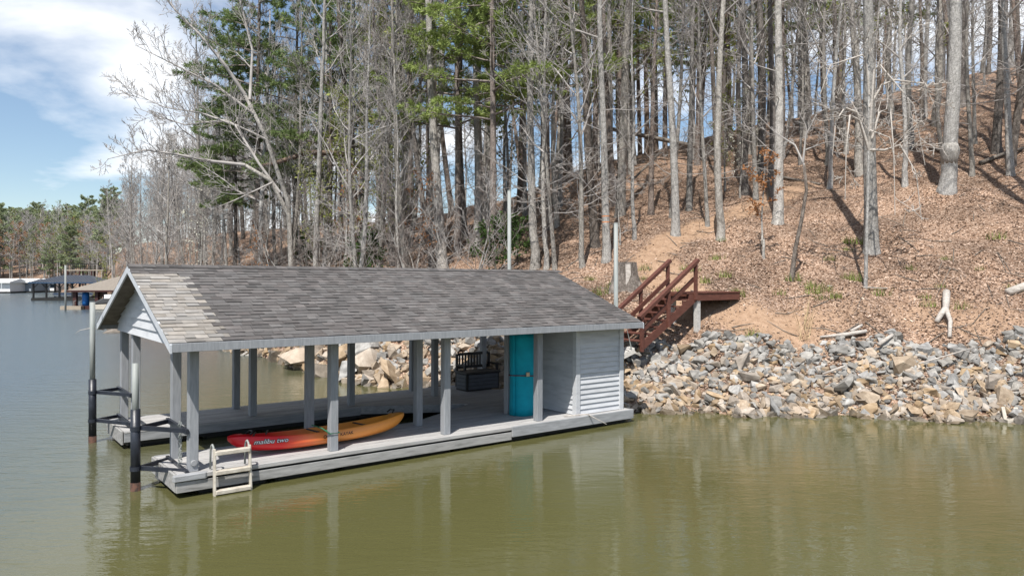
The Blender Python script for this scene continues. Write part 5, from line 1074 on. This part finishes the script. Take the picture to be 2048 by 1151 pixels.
MB().prism([(0, 0.55), (0.5, 0.0), (4.6, 0.0), (4.8, 0.75)], 0, 1.7, 1).build('hull', MAT['alu'], cb, bevel=0.06); MB().prism([(0.0, 0.55), (4.85, 0.78), (4.2, 1.2), (2.2, 1.65), (1.3, 1.15)], -0.06, 1.76, 1).build('cover', MAT['canvas'], cb, bevel=0.1); MB().box((1.7, -0.1, 1.2), (2.5, 1.0, 1.62)).build('windscreen', MAT['white'], cb)
pp = wpos(131, 621); pl = empty('dock_pole', Matrix.Translation(pp), 'tall grey pole at the lake end of the brown roofed dock', 'pole'); MB().tube([(0, 0, -1), (0, 0, 91 * pp.y / F_PX)], [0.10, 0.10], 10).build('pipe', MAT['galv'], pl, True)
# C: upper sun deck with railing
C0 = wpos(133, 597); kC = C0.y / F_PX; e = empty('two_level_dock', Matrix.Translation(C0), 'far two level dock with railed upper sun deck', 'dock'); Wd = 75 * kC
MB().box((0, 0, -0.3), (Wd, 4.5, 0.4)).build('lower_deck', MAT['maroon'], e); MB().box((0, 0, 56 * kC), (Wd, 4.5, 58 * kC)).build('upper_deck', MAT['tanwood'], e)
for x in np.linspace(0.1, Wd - 0.1, 4):
    for y in (0.1, 4.4): MB().box((x - 0.1, y - 0.1, 0.4), (x + 0.1, y + 0.1, 56 * kC)).build('post', MAT['maroon'], e)
for x in np.linspace(0.05, Wd - 0.05, 20): MB().box((x - 0.03, 0.02, 58 * kC), (x + 0.03, 0.08, 69 * kC)).build('baluster', MAT['black'], e)
MB().box((0, 0.0, 69 * kC), (Wd, 0.1, 69 * kC + 0.1)).build('top_rail', MAT['black'], e)
# houseboats along the far shore
def houseboat(px0, px1, wy, label, roofm, wallm):
    p = wpos(px0, wy); k = p.y / F_PX; W_ = (px1 - px0) * k; e = empty('houseboat', Matrix.Translation(p), label, 'houseboat')
    MB().box((-1, -1.2, -0.3), (W_ + 1, 6.5, 0.35)).build('float_deck', MAT['float'], e); MB().box((0, 0, 0.35), (W_, 5.5, 2.2)).build('wall', MAT[wallm], e)
    MB().prism([(-0.8, 2.2), (6.0, 2.2), (6.0, 2.45), (2.6, 3.1), (-0.8, 2.45)], -0.5, W_ + 0.5, 0).build('roof', MAT[roofm], e)
    x = 0.8
    while x < W_ - 1.2:
        wd = MB().box((x, -0.06, 1.0), (x + 1.0, -0.01, 1.85)).build('window', MAT['white'], e); MB().box((x + 0.08, -0.10, 1.08), (x + 0.92, -0.062, 1.77)).build('pane', MAT['glass'], wd); x += 2.2
    for x in np.arange(0.2, W_, 2.4): MB().box((x, -1.1, 0.35), (x + 0.09, -1.02, 2.2)).build('porch_post', MAT['white'], e)
houseboat(-60, 20, 586, 'white roofed houseboat with open porch along the far shore', 'white', 'white')
houseboat(24, 62, 585, 'white roofed houseboat with grey blue walls beside the metal roofed dock', 'white', 'grey_wall')
houseboat(74, 112, 584, 'low white houseboat seen through the metal roofed dock', 'white', 'white')
houseboat(117, 130, 583, 'small brick red houseboat seen through the metal roofed dock', 'brick', 'brick')
# prototypes that were never placed
for o in list(COL.objects):
    if o.parent is None and o.type == 'EMPTY' and 'label' not in o:
        for c in list(o.children): bpy.data.objects.remove(c)
        bpy.data.objects.remove(o)
